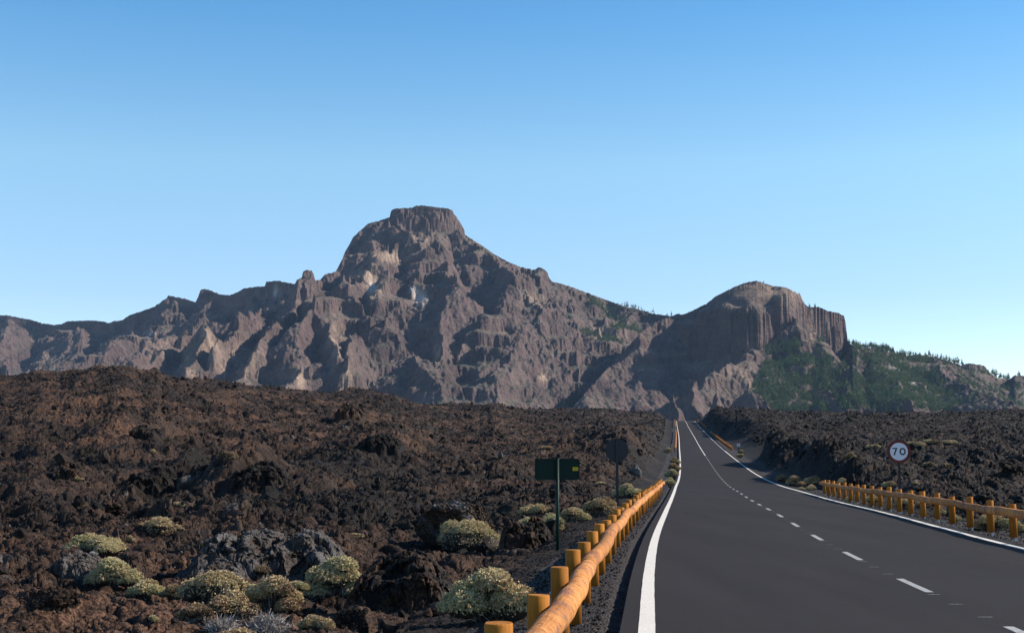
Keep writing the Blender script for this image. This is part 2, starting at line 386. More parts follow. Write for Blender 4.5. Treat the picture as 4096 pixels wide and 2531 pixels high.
def lava_z(x, y, detail=True, attrs=False):
    z = macro_z(x, y)
    D = np.maximum(y, 4); cell = .0032 * D
    rough = sstep(-.25, .3, fbm(x / 9, y / 13, 3, 31))        # 0 = soil flats, 1 = blocky
    rough = .35 + .65 * rough
    det = 0; tint = 0; deep = 0
    wx = x + .35 * gn(x / .9, y / .9, 60); wy = y + .35 * gn(x / .9 + 9, y / .9, 61)
    for L, A, s in ((4.2, .5, 41), (1.7, .42, 42), (.72, .3, 43), (.3, .14, 44)):
        if not detail and L < 1: continue
        fade = np.clip(L / (cell * .85) - .6, 0, 1) * np.clip(D / (L * 14), .12, 1)
        f1, f2, c = wor(wx / L, wy / L, s)
        det = det + fade * A * (rough if L > 1 else .6 + .4 * rough) * ((c ** 1.4) * (.62 * np.clip((f2 - f1) * 3.2, 0, 1) + .45 * np.clip(1.2 - f1 * 1.5, 0, 1)) + .2 * np.clip((f2 - f1) * 5, 0, 1) - .38)
        tint = tint + c * {41: .2, 42: .3, 43: .3, 44: .2}[s]
        if L > .5: deep = deep + fade * (f2 - f1)
    z2 = z + det + .09 * fbm(x / .3, y / .3, 4, 77) * np.clip(1.6 - D / 40, 0, 1)
    zz, k, s = road_blend(x, y, z2)
    zz = zz + np.where((k < 1) & (s > .12), .012 * gn(x / .07, y / .07, 90), 0)
    if attrs:
        return zz, tint, rough, k, s
    return zz
def ghit(px, py): return hit0(px, py, lambda x, y: lava_z(x, y, True))

# ------------------------------------------------------------------ lava field mesh
def zone_rust(px, py, x, y):
    r = .25 + .55 * fbm(x / 25, y / 40, 3, 101)
    r = r + .4 * np.exp(-((px - 500) / 900) ** 2 - ((py - 1650) / 160) ** 2) + .75 * np.exp(-((px - 350) / 550) ** 2 - ((py - 2380) / 250) ** 2)
    r = r + .3 * np.exp(-((px - 1700) / 500) ** 2 - ((py - 1720) / 60) ** 2) - .35 * sstep(2200, 3000, px) - .2 * np.exp(-((px - 1000) / 500) ** 2 - ((py - 2180) / 90) ** 2)
    return np.clip(r * .8, 0, 1)
def build_lava():
    cols = np.arange(-650, 4760, 4.2); rows = 5.0 * 1.0028 ** np.arange(1822)
    a = acol(cols); Y = np.repeat(rows[:, None], len(cols), 1); X = a[None] * Y
    Z, tint, rough, k, s = lava_z(X, Y, True, True)
    px, py = proj(X, Y, Z)
    rust = zone_rust(px, py, X, Y) * (.4 + .6 * sstep(.3, .6, tint + .25 * gn(X / 3, Y / 3, 120))) * k
    soil = (1 - sstep(.45, .75, rough)) * k * np.clip(rust * 1.6 + .1, 0, 1)
    tint2 = np.clip(tint * 1.05 + .18 * gn(X / 8, Y / 11, 130) - .06, 0, 1)
    m = ~((s[:-1, :-1] < -.9) & (s[1:, 1:] < -.9))
    shoulder = (s[:-1, :-1] < 2.0) & (k[:-1, :-1] < .35)
    V = np.stack([X, Y, Z], -1).reshape(-1, 3)
    for nm, msk, mat, kind, lab in (("lava_field", m & ~shoulder, M['lava'], 'structure', 'rugged dark brown and black lava field on both sides of the road'),
                          ("gravel_shoulder", m & shoulder, M['gravel'], 'structure', 'dark loose gravel shoulder beside the asphalt edge')):
        f = grid_faces(*X.shape, mask=msk); u, inv = np.unique(f, return_inverse=True); f = inv.reshape(f.shape).astype(np.int32)
        me = mesh_np(nm, V[u], f, mat, dict(tint=tint2.ravel()[u], rust=rust.ravel()[u], soil=soil.ravel()[u]))
        tag(link(nm, me), lab, kind=kind)
build_lava()
# far ground sheet
gx = np.linspace(-5900, 5900, 41); gy = np.linspace(-280, 6900, 41); GX, GY = np.meshgrid(gx, gy)
tag(link("ground", mesh_np("ground", np.stack([GX, GY, np.full_like(GX, -6.)], -1).reshape(-1, 3), grid_faces(41, 41), M['ground'])), "flat dark valley floor under the lava", kind='structure')

# ------------------------------------------------------------------ road
def ribbon(name, ds, off0, off1, dz, mat, parent=None, label=None, skirt=0, jag=0):
    x = rx(ds); z = rz(ds) + dz
    hd = np.gradient(x, ds)
    offs = [off0, off1]
    V = []
    cols_ = 2 if not skirt else 4
    for i, (o) in enumerate(([off0, off0, off1, off1] if skirt else [off0, off1])):
        oo = o + (jag * gn(ds / .9, ds * 0 + i, 5) if jag else 0)
        zz = z - (skirt if (skirt and i in (0, 3)) else 0)
        V.append(np.stack([x + oo, ds, zz], -1))
    V = np.stack(V, 1).reshape(-1, 3)
    o = link(name, mesh_np(name, V, grid_faces(len(ds), cols_), mat), parent)
    if label: o['label'] = label
    return o
ds = np.concatenate([np.arange(-20, 60, .5), np.arange(60, 300, 1.5), np.arange(300, 800, 4)])
road = ribbon("road", ds, -.27, W + .38, 0, M['asphalt'], None, "dark grey two lane asphalt road running straight to the hills", skirt=.3)
road["kind"] = "structure"
ribbon("edge_line", ds, -.085, .085, .004, M['edge'], road, "white solid line along the left edge of the road", jag=.006)
ribbon("edge_line", ds, W - .08, W + .08, .004, M['edge'], road, "white solid line along the right edge of the road", jag=.006)
d0 = 12.53
tick = MB()
while d0 < 205:
    ribbon("lane_dash", np.linspace(d0, d0 + 2.3, 4), W / 2 - .055, W / 2 + .055, .004, M['dash'], road)
    for t in (3.25, 4.75, 6.1):
        D = d0 + t
        if D < 60:
            xx = float(rx(D)) + W / 2; zz = float(rz(D)) + .004
            tick.add([[xx - .09, D - .012, zz], [xx + .07, D - .012, zz], [xx + .07, D + .012, zz], [xx - .09, D + .012, zz]], [[0, 1, 2, 3]])
    d0 += 6.43
ribbon("centre_line", np.arange(208, 760, 3.), W / 2 - .06, W / 2 + .06, .006, M['edge'], road, "solid white centre line on the distant climb")
q0 = [P(px_, py_, float(-1.6 / slope(py_))) for px_, py_ in ((3105, 2431), (3300, 2440), (3480, 2452), (3640, 2458), (3790, 2468))]
mb = MB(); q0 = np.array(q0); q0[:, 2] = rz(q0[:, 1]) + .003
mb.add(np.vstack([q0 + [0, .009, 0], q0 - [0, .009, 0]]), [[i, i + 1, i + 6, i + 5] for i in range(4)])
mb.build("crack", flat("tar crack", (.012, .011, .012), .9), road)
tick.build("paint_tick", M['dash'], road)

# ------------------------------------------------------------------ wooden guardrails
def post_mesh(h):
    n = 22; a = np.arange(n) * 2 * math.pi / n + .1
    r = .092 + .002 * np.sin(a * 3); cx, cy = np.cos(a) * r, np.sin(a) * r
    cy = np.maximum(cy, -.075)                                    # flattened on the road side
    lv = [(0, 1.), (h - .008, .99), (h, .93)]
    V = np.vstack([np.stack([cx * s, cy * s, np.full(n, z)], -1) for z, s in lv]); V = np.vstack([V, [[0, 0, h + .001]], [[0, 0, 0]]])
    i = np.arange(3 * n).reshape(3, n); j = np.roll(i, -1, 1)
    q = np.stack([i[:-1], j[:-1], j[1:], i[1:]], -1).reshape(-1, 4); t = np.vstack([np.stack([i[-1], j[-1], np.full(n, 3 * n)], -1), np.stack([j[0], i[0], np.full(n, 3 * n + 1)], -1)])
    uv = np.stack([V[:, 2] * 1.0, np.concatenate([np.tile(np.arange(n) / n, 3), [0, 0]])], -1)
    me = mesh_np("post", V, [q, t], M['post'], uv=uv, smooth=False)
    me.polygons.foreach_set("use_smooth", [k < n for k in range(len(me.polygons))]); return me
PM = [post_mesh(.78), post_mesh(.80), post_mesh(.76)]
mbp = MB(); mbp.box((.0, .0, -.13), (.05, .02, .3)); mbp.box((.031, .0, -.13), (.012, .06, .3)); PEG = mbp.build("steel_peg", M['steel'], link_=False)
rnd = random.Random(4)
def guardrail(label, side, d_from, d_to, step=2.5, far=False, off=.8, group="wooden guardrails along the road edge"):
    # side -1: left of the road, +1: right
    sgn = side; X = lambda D: float(rx(D)) + (-off if sgn < 0 else W + off)
    G = lambda D: float(rz(D)) - .07
    root = empty("wooden_guardrail", (X(d_from), d_from, G(d_from)))
    tag(root, label, "guardrail", group)
    ox, oy, oz = root.location
    ds_ = np.arange(d_from, d_to + .01, step)
    for k, D in enumerate(ds_):
        x = X(D) + rnd.uniform(-.012, .012)
        o = link("post", PM[k % 3], root); lean = rnd.uniform(-.02, .02)
        if not far and D > 60 and k == len(ds_) - 1: lean = .0
        o.location = (x - ox, D - oy, G(D) - oz + (-.01 if sgn < 0 else .06) + rnd.uniform(-.015, .015)); o.rotation_euler = (rnd.uniform(-.02, .02), lean, (math.pi if sgn < 0 else 0) + math.pi / 2 * sgn * -1 + rnd.uniform(-.1, .1))
        if not far:
            p = link("steel_peg", PEG, o); p.location = (.02, .04, 0)
    # log rails, two bays each
    bays = 2; k = 0
    while k < len(ds_) - 1:
        e = min(k + bays, len(ds_) - 1); a_, b_ = ds_[k] - (.35 if k == 0 else .0), ds_[e] + (.35 if e == len(ds_) - 1 else .0)
        nn = 26 if not far else 6
        t = np.linspace(a_, b_, nn); side_off = .165 * (1 if sgn < 0 else -1)
        ph = rnd.uniform(0, 9); taper = rnd.choice((-1, 1)) * .006
        xs = np.array([X(v) for v in t]) + side_off + .016 * np.sin(t * .71) + .006 * np.sin(t * 2.9 + 1)
        zs = np.array([G(v) for v in t]) + (.60 if sgn < 0 else .645) + .016 * np.sin(t * .83) + .008 * np.sin(t * 2.3) + .003 * np.sin(t * 5 + ph)
        rr = .096 + .004 * np.sin(t * .62) + .002 * np.sin(t * 5.3)
        rr[0] *= .975; rr[-1] *= .975
        V, q, tr = tube(np.stack([xs - ox, t - oy, zs - oz], -1), rr, 20 if not far else 8)
        n_ = 20 if not far else 8
        uv = np.vstack([np.stack([np.repeat(t, n_), np.tile(np.abs(np.arange(n_) / n_ - .5) * 2 * .6, nn)], -1), [[0, 0], [0, 0]]])
        link("rail", mesh_np("rail", V, [q, tr], M['rail'], uv=uv, smooth=True), root)
        k = e
    # sloping end strut
    return root
guardrail("near wooden log guardrail on the left, passing both signs seen from behind", -1, 8.3 - 2.5, 84.2)
guardrail("wooden log guardrail on the right of the road, in front of the round speed sign", 1, 20.4, 79)
guardrail("distant wooden guardrail left of the road, just beyond the roadside shrubs", -1, 232, 410, 4, True)
guardrail("farthest short wooden guardrail left of the road, right under the crest", -1, 450, 612, 6, True)
guardrail("distant wooden guardrail right of the road, beyond the dark lava mound", 1, 235, 375, 4, True, 1.2)
guardrail("farthest short wooden guardrail right of the road, right under the crest", 1, 440, 606, 6, True, 1.6)

# ------------------------------------------------------------------ signs
def arc(cx, cz, r, n=48): a = np.arange(n) * 2 * math.pi / n; return np.stack([cx + r * np.cos(a), cz + r * np.sin(a)], -1)
def disc(mb, r, y0, y1, n=48, a=0.):
    p = arc(0, 0, r, n); V = np.vstack([np.stack([p[:, 0], np.full(n, y), p[:, 1]], -1) for y in (y0, y1)] + [[[0, y0, 0], [0, y1, 0]]])
    i = np.arange(n); j = (i + 1) % n
    mb.add(V, np.stack([i, j, j + n, i + n], -1), np.vstack([np.stack([j, i, np.full(n, 2 * n)], -1), np.stack([i + n, j + n, np.full(n, 2 * n + 1)], -1)]), a)
def strip(mb, pts, wd, y, closed=False):
    pts = np.array(pts, float); n = len(pts)
    t = np.roll(pts, -1, 0) - np.roll(pts, 1, 0) if closed else np.gradient(pts, axis=0)
    t /= np.linalg.norm(t, axis=1)[:, None]; nn = np.stack([-t[:, 1], t[:, 0]], -1) * wd / 2
    A, B = pts + nn, pts - nn; V = np.vstack([np.stack([A[:, 0], np.full(n, y), A[:, 1]], -1), np.stack([B[:, 0], np.full(n, y), B[:, 1]], -1)])
    i = np.arange(n if closed else n - 1); j = (i + 1) % n
    mb.add(V, np.stack([i, j, j + n, i + n], -1))
def at(px, D, z=None): return float(lat(px, 1877) * D), D
def sign_post(root, h, ww, parent_mat, name="sign_post", rnd_=False, dx=0, y=.04):
    mb = MB()
    if rnd_: mb.tube([[dx, y, -.4], [dx, y, h]], ww / 2, 16)
    else: mb.box((dx, y, (h - .4) / 2), (ww, ww * .55, h + .4)); mb.box((dx, y, h + .002), (ww * .9, ww * .45, .004))
    return mb.build(name, parent_mat, root, smooth=rnd_)
# 70 sign
D = 54.5; x, y = at(3598, D); root = empty("speed_sign", (x, y, float(rz(D)) - .12), math.radians(-4))
tag(root, "round white 70 speed limit sign with a dark red ring on a grey post", "road sign")
zc_ = ZC + float(slope(1805)) * D - root.location.z
sign_post(root, zc_ - .38, .085, M['darksteel'], y=.05)
mb = MB(); disc(mb, .45, -.0, .035); o = mb.build("red_ring", M['red'], root); o.location.z = zc_
mb = MB(); disc(mb, .335, -.004, -.001); o2 = mb.build("sign_face", M['white'], root); o2.location.z = zc_
mb = MB(); pr = arc(0, 0, .338, 64); strip(mb, pr, .008, -.0055, True); mb.build("thin_red_line", flat("bright red", (.5, .06, .08), .5), o2)
mb = MB()
strip(mb, [(-.255, .118), (-.16, .118), (-.065, .118)], .044, -.006); strip(mb, [(-.086, .13), (-.115, .06), (-.145, -.02), (-.172, -.09), (-.186, -.14)], .052, -.0062)
a = np.arange(40) * 2 * math.pi / 40; strip(mb, np.stack([.135 + .092 * np.cos(a), .112 * np.sin(a)], -1), .054, -.006, True)
mb.build("numerals", M['black'], o2)
# round sign seen from behind
D = 54.5; x, y = at(2468, D); root = empty("round_sign", (x, y, float(rz(D)) - .35), math.radians(3))
tag(root, "round dark grey road sign seen from behind, on a square post left of the guardrail", "road sign")
zc_ = ZC + float(slope(1800)) * D - root.location.z
mb = MB(); disc(mb, .445, .0, .03); o = mb.build("sign_disc", M['darksteel'], root); o.location.z = zc_
sign_post(root, zc_ + .455, .095, M['darksteel'], y=-.03)
# green rectangular sign from behind
D = ghit(2229, 2200); D = min(max(D, 27), 34); x, y = at(2229, D); gz = float(lava_z(np.array([x]), np.array([y]))[0])
root = empty("rectangular_sign", (x, y, gz), math.radians(2))
tag(root, "dark green rectangular sign seen from behind on a round green pole", "road sign")
s_ = D / F; zt = ZC + float(slope(1835)) * D - gz; zb = ZC + float(slope(1917)) * D - gz; xw = 177 * s_
mb = MB()
cx_, hz = .0, (zt - zb) / 2; rr_ = .045
pts = []
for sx, sz, a0 in ((1, 1, 0), (-1, 1, 90), (-1, -1, 180), (1, -1, 270)):
    for t in range(5):
        an = math.radians(a0 + t * 22.5); pts.append((sx * (xw / 2 - rr_) + rr_ * math.cos(an), sz * (hz - rr_) + rr_ * math.sin(an)))
pts = np.array(pts); n = len(pts)
V = np.vstack([np.stack([pts[:, 0], np.full(n, yy), pts[:, 1]], -1) for yy in (0., .03)]); V = np.vstack([V, [[0, 0, 0], [0, .03, 0]]])
i = np.arange(n); j = (i + 1) % n
mb.add(V, np.stack([i, j, j + n, i + n], -1), np.vstack([np.stack([j, i, np.full(n, 2 * n)], -1), np.stack([i + n, j + n, np.full(n, 2 * n + 1)], -1)]))
o = mb.build("sign_panel", M['green'], root); o.location = (-.0, .02, (zt + zb) / 2)
mb = MB(); strip(mb, pts * .985, .02, -.012, True); strip(mb, pts * .985, .012, -.022, True); mb.build("panel_rim", M['green'], o)
mb = MB(); mb.box((xw * .41, -.003, .01), (.125, .004, .085)); st = mb.build("sticker", M['sticker'], o)
mb = MB()
for k in range(3): mb.box((xw * .41 + .004 * k, -.0062, .034 - k * .024), (.085 - .02 * k, .0015, .008))
mb.build("sticker_print", flat("print", (.12, .09, .01)), st)
sign_post(root, zt + .015, .082, M['green'], "sign_pole", True, y=-.03)
# small distance board, far right
D = 212.; x, y = at(2956, D); gz = float(rz(D)) - .1
root = empty("distance_board", (x, y, gz), math.radians(-6))
tag(root, "tiny white board with an orange top beside two yellow shrubs up the road", "road sign")
zt = ZC + float(slope(1765.5)) * D - gz; zb = ZC + float(slope(1786)) * D - gz; s_ = D / F
sign_post(root, zb + .1, .1, M['darksteel'])
mb = MB(); mb.box((0, 0, (zt + zb) / 2), (12 * s_, .03, zt - zb)); o = mb.build("board", M['white'], root)
mb = MB(); mb.box((0, -.018, zt - (zt - zb) * .15), (12 * s_, .006, (zt - zb) * .3)); mb.build("top_band", flat("orange red", (.35, .07, .03)), o)
mb = MB(); bx = (zt + zb) / 2 - .12
strip(mb, [(-.12, bx + .22), (.12, bx + .22)], .08, -.018)
strip(mb, [(-.1, bx + .02), (.06, bx + .03), (.1, bx - .06), (.02, bx - .14), (-.1, bx - .16)], .07, -.018)
mb.build("numerals", flat("navy", (.02, .04, .1)), o)
# dark edge-on sign left far
D = 214.; x, y = at(2688, D); gz = float(rz(D)) - .2
root = empty("small_sign", (x, y, gz), math.radians(60)); tag(root, "narrow dark sign seen nearly edge on, far up the left side of the road", "road sign")
sign_post(root, 1.2, .09, M['darksteel']); mb = MB(); mb.box((0, 0, 1.35), (.6, .03, .8)); mb.build("sign_panel", M['darksteel'], root)

# ------------------------------------------------------------------ rocks
def rock_variant(seed, sub):
    V, T = ico(sub); r = np.random.RandomState(seed)
    V = V * np.array([1, r.uniform(.65, 1), r.uniform(.55, .85)])
    for _ in range(15 if sub < 4 else 16):                      # chop with random planes
        n = r.normal(size=3); n /= np.linalg.norm(n); d = r.uniform(.3, .72); e = V @ n - d; V = V - np.where(e > 0, e, 0)[:, None] * n * .93
    V += r.normal(size=V.shape) * (.055 if sub < 3 else .02)
    return V, T
def noise3(V, s, seed):
    return gn(V[:, 0] * s + V[:, 2] * s * .7, V[:, 1] * s - V[:, 2] * s * .6, seed) + gn(V[:, 0] * s * 1.1 - 3, V[:, 2] * s, seed + 1)
SPOT = [(2440, 1730, 170, 45, .9), (3320, 1670, 90, 28, 1.3), (3350, 1870, 300, 60, .55), (1000, 2200, 350, 80, .7), (2650, 1740, 60, 60, .6), (3750, 1830, 300, 60, .3), (2520, 1880, 80, 60, .7)]
def paleness(px, py):
    p = 0
    for cx, cy, wx, wy, a in SPOT: p = p + a * np.exp(-((px - cx) / wx) ** 2 - ((py - cy) / wy) ** 2)
    return p
def rubble(name, label, N, seed, sub, d0, d1, smin, smax, pxr=(-500, 4650), big=.42):
    r = np.random.RandomState(seed); vs = [rock_variant(seed + i, sub) for i in range(10)]
    px = r.uniform(*pxr, N); D = d0 * (d1 / d0) ** r.uniform(0, 1, N)
    x = acol(px) * D; y = D
    z, tint, rough, k, s = lava_z(x, y, True, True)
    size = np.clip(D / F * smin * np.exp(r.gamma(1.1, big, N)), .012, smax) * (.6 + .6 * rough)
    ok = (s > .5) & ((k > .3) | (size < .05) | (r.rand(N) < .08))
    size = np.where(k < .35, np.minimum(size, .035), size)
    ppx, ppy = proj(x, y, z)
    idx = np.nonzero(ok)[0]
    pal = paleness(ppx, ppy); ru = zone_rust(ppx, ppy, x, y)
    MBs = MB(); A = []; R = []
    for v in range(10):
        ii = idx[idx % 10 == v]
        if not len(ii): continue
        V, T = vs[v]; n = len(ii)
        q = r.normal(size=(n, 4)); q /= np.linalg.norm(q, axis=1)[:, None]; a, b, c, d = q.T
        R3 = np.stack([np.stack([1 - 2 * (c * c + d * d), 2 * (b * c - a * d), 2 * (b * d + a * c)], -1), np.stack([2 * (b * c + a * d), 1 - 2 * (b * b + d * d), 2 * (c * d - a * b)], -1), np.stack([2 * (b * d - a * c), 2 * (c * d + a * b), 1 - 2 * (b * b + c * c)], -1)], 1)
        VV = np.einsum('nij,vj->nvi', R3, V) * size[ii, None, None] + np.stack([x[ii], y[ii], z[ii] + size[ii] * .25], -1)[:, None]
        TT = (T[None] + (np.arange(n) * len(V))[:, None, None]).reshape(-1, 3)
        tt = np.clip(.12 + .6 * r.beta(1.3, 1.6, n) + np.where((r.rand(n) < pal[ii] * .6) & (size[ii] < .3), .55, 0) + (r.rand(n) < .012) * .6 * (size[ii] < .2), 0, 1)
        MBs.add(VV.reshape(-1, 3), None, TT, np.repeat(tt, len(V)))
        R.append(np.repeat(np.clip(ru[ii] * r.uniform(0, 1.5, n) ** 1.5, 0, 1) * (tt < .8), len(V)))
    me = mesh_np(name, np.vstack(MBs.V), [np.vstack(MBs.T)], M['rock'], dict(tint=np.concatenate(MBs.A), rust=np.concatenate(R)))
    return tag(link(name, me), label, "rubble", kind='stuff')
rubble("lava_rubble", "loose angular lava rubble strewn over the near lava field", 30000, 11, 2, 6, 75, 4.6, .32)
rubble("lava_chips", "small sharp lava chips between the near rocks", 80000, 14, 1, 6, 80, 2.7, .1, big=.34)
rubble("lava_gravel", "fine dark lava clinker covering the distant slopes", 210000, 12, 1, 45, 620, 2.2, .55, big=.32)
rubble("lava_clinker", "loose dark lava blocks scattered over the middle slopes", 26000, 13, 2, 40, 560, 3.6, .65)

def boulder(label, px, py, w_, h_, seed, tint=.4, rust=0., depth=.8, sub=5, rough=.1, name="boulder", sink=.25, cat="boulder", lean=0., rustside=0., D=None):
    D = D or ghit(px, py); s = D / F; V, T = rock_variant(seed, sub)
    hw, hh = w_ * s / 2, h_ * s
    mx = np.abs(V).max(0); V = V / mx
    S3 = np.array([hw, hw * depth, hh / 1.55]); Nn = V / np.linalg.norm(V, axis=1)[:, None]; U = V * S3 / hh + seed
    f1, f2, c = wor(U[:, 0] * 1.7 + U[:, 2] * .7, U[:, 1] * 1.3 + U[:, 2] * 1.6, seed); g1, g2, c2 = wor(U[:, 0] * 4.5 - U[:, 2] * 2, U[:, 1] * 4 + U[:, 2] * 4.5, seed + 2)
    dsp = noise3(U, 1.1, seed) * 1.3 + noise3(U, 3, seed + 3) * .5 + noise3(U, 9, seed + 5) * .22 + (c - .5) * 1.5 - np.clip(.2 - (f2 - f1), 0, 1) * 3 + (c2 - .5) * .5 - np.clip(.15 - (g2 - g1), 0, 1) * 1.5
    V = V + Nn / S3 * min(hh, hw) * rough * dsp[:, None]
    tt = np.clip(tint + .25 * (c - .5) + .15 * noise3(V, 3, seed + 9), 0, 1)
    ru = np.clip(rust + .3 * noise3(V, 1.5, seed + 12) * (rust > 0) + rustside * sstep(-.1, .5, -V[:, 1] + .6 * V[:, 0]) * sstep(.6, .0, V[:, 2]), 0, 1)
    V = V * np.array([hw, hw * depth, hh / 1.55]); V[:, 2] += V[:, 0] * lean
    V[:, 2] += hh / 1.55 * (1 - 2 * sink * .5) - hh * .12
    me = mesh_np(name, V, [T], M['rock'], dict(tint=tt, rust=ru))
    o = link(name, me); o.location = (float(lat(px, py)) * D, D + hw * depth * .5, ZC + float(slope(py)) * D)
    return tag(o, label, cat)
def outcrop(label, px, py, w_, h_, seed, tint=.8, rust=0., n=26, rise=0., name="lava_outcrop", rustside=0., D=None):
    """a fractured ledge: steep broken front, blocky stepped top, sunk into the ground all round"""
    D = D or ghit(px, py); s = D / F; wd, ht = w_ * s, h_ * s; dep = ht * 3.2
    nu, nv = int(np.clip(w_ * 1.1, 90, 520)), int(np.clip(h_ * 2, 70, 300))
    x, y = np.meshgrid(np.linspace(-1.12, 1.12, nu) * wd / 2, np.linspace(-.25, 1.1, nv) * dep)
    sd = seed * 31.7; L = ht * .55
    u = x / (wd / 2) + .10 * gn(y / L, x * 0, seed); f = y / dep + .16 * fbm(x / (ht * 1.1) + sd, y / (ht * 2) + sd, 3, seed) - .10 * u * u
    prof = np.clip(1 - np.abs(u) ** 2.6, -.2, 1) * (1 + rise * u) / (1 + abs(rise)) * (.82 + .5 * fbm(x / (ht * 1.3) + sd, y * 0, 2, seed + 2))
    h = prof * (.62 * sstep(-.04, .05, f) + .2 * sstep(.1, .2, f + .1 * gn(x / L + sd, y / L, seed + 4)) + .25 * np.clip(f, 0, 1)) * (1 - sstep(.75, 1.05, y / dep))
    wx, wy = x + .3 * L * gn(x / L, y / L, seed + 5), y + .3 * L * gn(x / L + 5, y / L, seed + 6)
    f1, f2, c = wor(wx / (L * 1.3) + sd, wy / (L * .9) + sd, seed); g1, g2, c2 = wor(wx / (L * .45) + sd, wy / (L * .35), seed + 1)
    k_ = np.clip(h * 3, 0, 1)
    h = h + k_ * (.24 * (c - .5) * np.clip((f2 - f1) * 5, 0, 1) - .12 * np.clip(.12 - (f2 - f1), 0, 1) * 8 + .10 * (c2 - .5) * np.clip((g2 - g1) * 5, 0, 1) + .05 * fbm(x / (ht * .12), y / (ht * .12), 3, seed + 8))
    z = h * ht * 1.05 - .25 * ht * (1 - k_) - .6 * ht * np.clip(-f * 4 - .1, 0, 1)
    d1, d2, c3 = wor(x / (L * .55) + sd, h * ht / (L * .42) + y / L * .5, seed + 11); e1, e2, c4 = wor(x / (L * .2) + sd, h * ht / (L * .17) + y / L, seed + 12)
    fr_ = k_ * (.24 * (c3 - .5) * np.clip((d2 - d1) * 4, 0, 1) + .10 * (c4 - .5)) * ht        # broken blocks stand out of the face
    y = y - fr_; x = x + .5 * fr_ * gn(x / L, y / L, seed + 13); z = z + .35 * fr_
    a = np.clip(tint + .05 * (c - .5) + .07 * (c3 - .5) + .05 * (c4 - .5), 0, 1)
    ru = np.clip((rust + rustside * (c > .6)) * (1 + .6 * gn(x / L, y / L, seed + 9)) * (c2 < .8), 0, 1) * (rust + rustside > 0)
    me = mesh_np(name, np.stack([x, y, z], -1).reshape(-1, 3), grid_faces(nv, nu), M['rock'], dict(tint=a.ravel(), rust=ru.ravel()))
    o = link(name, me); o.location = (float(lat(px, py)) * D, D, ZC + float(slope(py)) * D)
    return tag(o, label, "outcrop")
outcrop("long grey lava outcrop rising to the right behind the big shrub cluster", 980, 2305, 760, 225, 21, .885, 0, 130, .3)
outcrop("low grey slab below the long grey outcrop, above the dead twigs", 850, 2325, 230, 78, 22, .88, 0, 18)
boulder("smooth brown grey lava dome sloping down to the right, behind the shrub with white twigs", 1850, 2190, 390, 185, 23, .88, .15, .6, 6, .045, "lava_dome", lean=-.12, cat="outcrop")
outcrop("big black lava block with a rusty orange hollow, between two green shrubs", 1590, 2440, 480, 225, 24, .5, .1, 40, name="lava_block", rustside=.7)
boulder("rounded dark boulder just below the tall round green shrub", 1408, 2510, 140, 98, 25, .55, .1, .9, 5, .04)
outcrop("grey brown cracked ledge at the left edge above the orange soil", 250, 2300, 240, 88, 26, .9, .3, 26, name="lava_ledge")
outcrop("dark rock with an orange face beside the green sign's pole", 2110, 2190, 240, 125, 27, .6, .1, 22, name="lava_block", rustside=.7)
outcrop("peaked dark rock standing on the upper left slope", 560, 1756, 140, 62, 28, .5, .15, 12, name="lava_crag")
outcrop("rust brown lava block low on the left slope, with a tan tuft at its foot", 265, 1918, 140, 78, 29, .55, .8, 14, name="lava_block")
outcrop("large rust brown lava block near the skyline above the reddish flat", 1387, 1676, 125, 80, 30, .55, .8, 14, name="lava_block")
boulder("pale grey white rock left of the green sign", 2002, 1833, 25, 30, 31, 1, 0, .8, 3, .05)
boulder("small pale rounded stone in the black blocks of the left slope", 1277, 1858, 18, 20, 32, 1, 0, .8, 3, .05)
boulder("rusty orange lava lump on the reddish soil left of the outcrop", 448, 2058, 95, 48, 33, .5, .9, .7, 5, .18)
boulder("dark square lava block on the mound right of the road", 3350, 1798, 72, 52, 34, .1, .05, .7, 4, .15)
boulder("dark lava block at the right edge above the guardrail", 4052, 1884, 92, 48, 35, .12, .25, .7, 4, .15)
boulder("grey boulder right of the round sign seen from behind", 2540, 1902, 62, 45, 36, .95, 0, .8, 4, .1)
boulder("pointed white stone among shrubs right of the speed sign", 3746, 1868, 16, 18, 37, 1, 0, .8, 3, .05)
boulder("brown cracked dome at lower left with a dark underside", 190, 2450, 230, 90, 38, .6, .3, .7, 5, .1, "lava_dome", cat="outcrop")
outcrop("dark lava crag with a shaded left face in the middle of the left slope", 1010, 1965, 260, 120, 39, .45, .1, 34, name="lava_crag")
outcrop("black hollowed lava ridge left of the dark crag", 570, 1968, 230, 100, 40, .3, .1, 30, name="lava_crag")
outcrop("black spiky lava hump rising above the middle of the left slope", 1510, 1800, 200, 70, 41, .3, .05, 30, name="lava_crag")

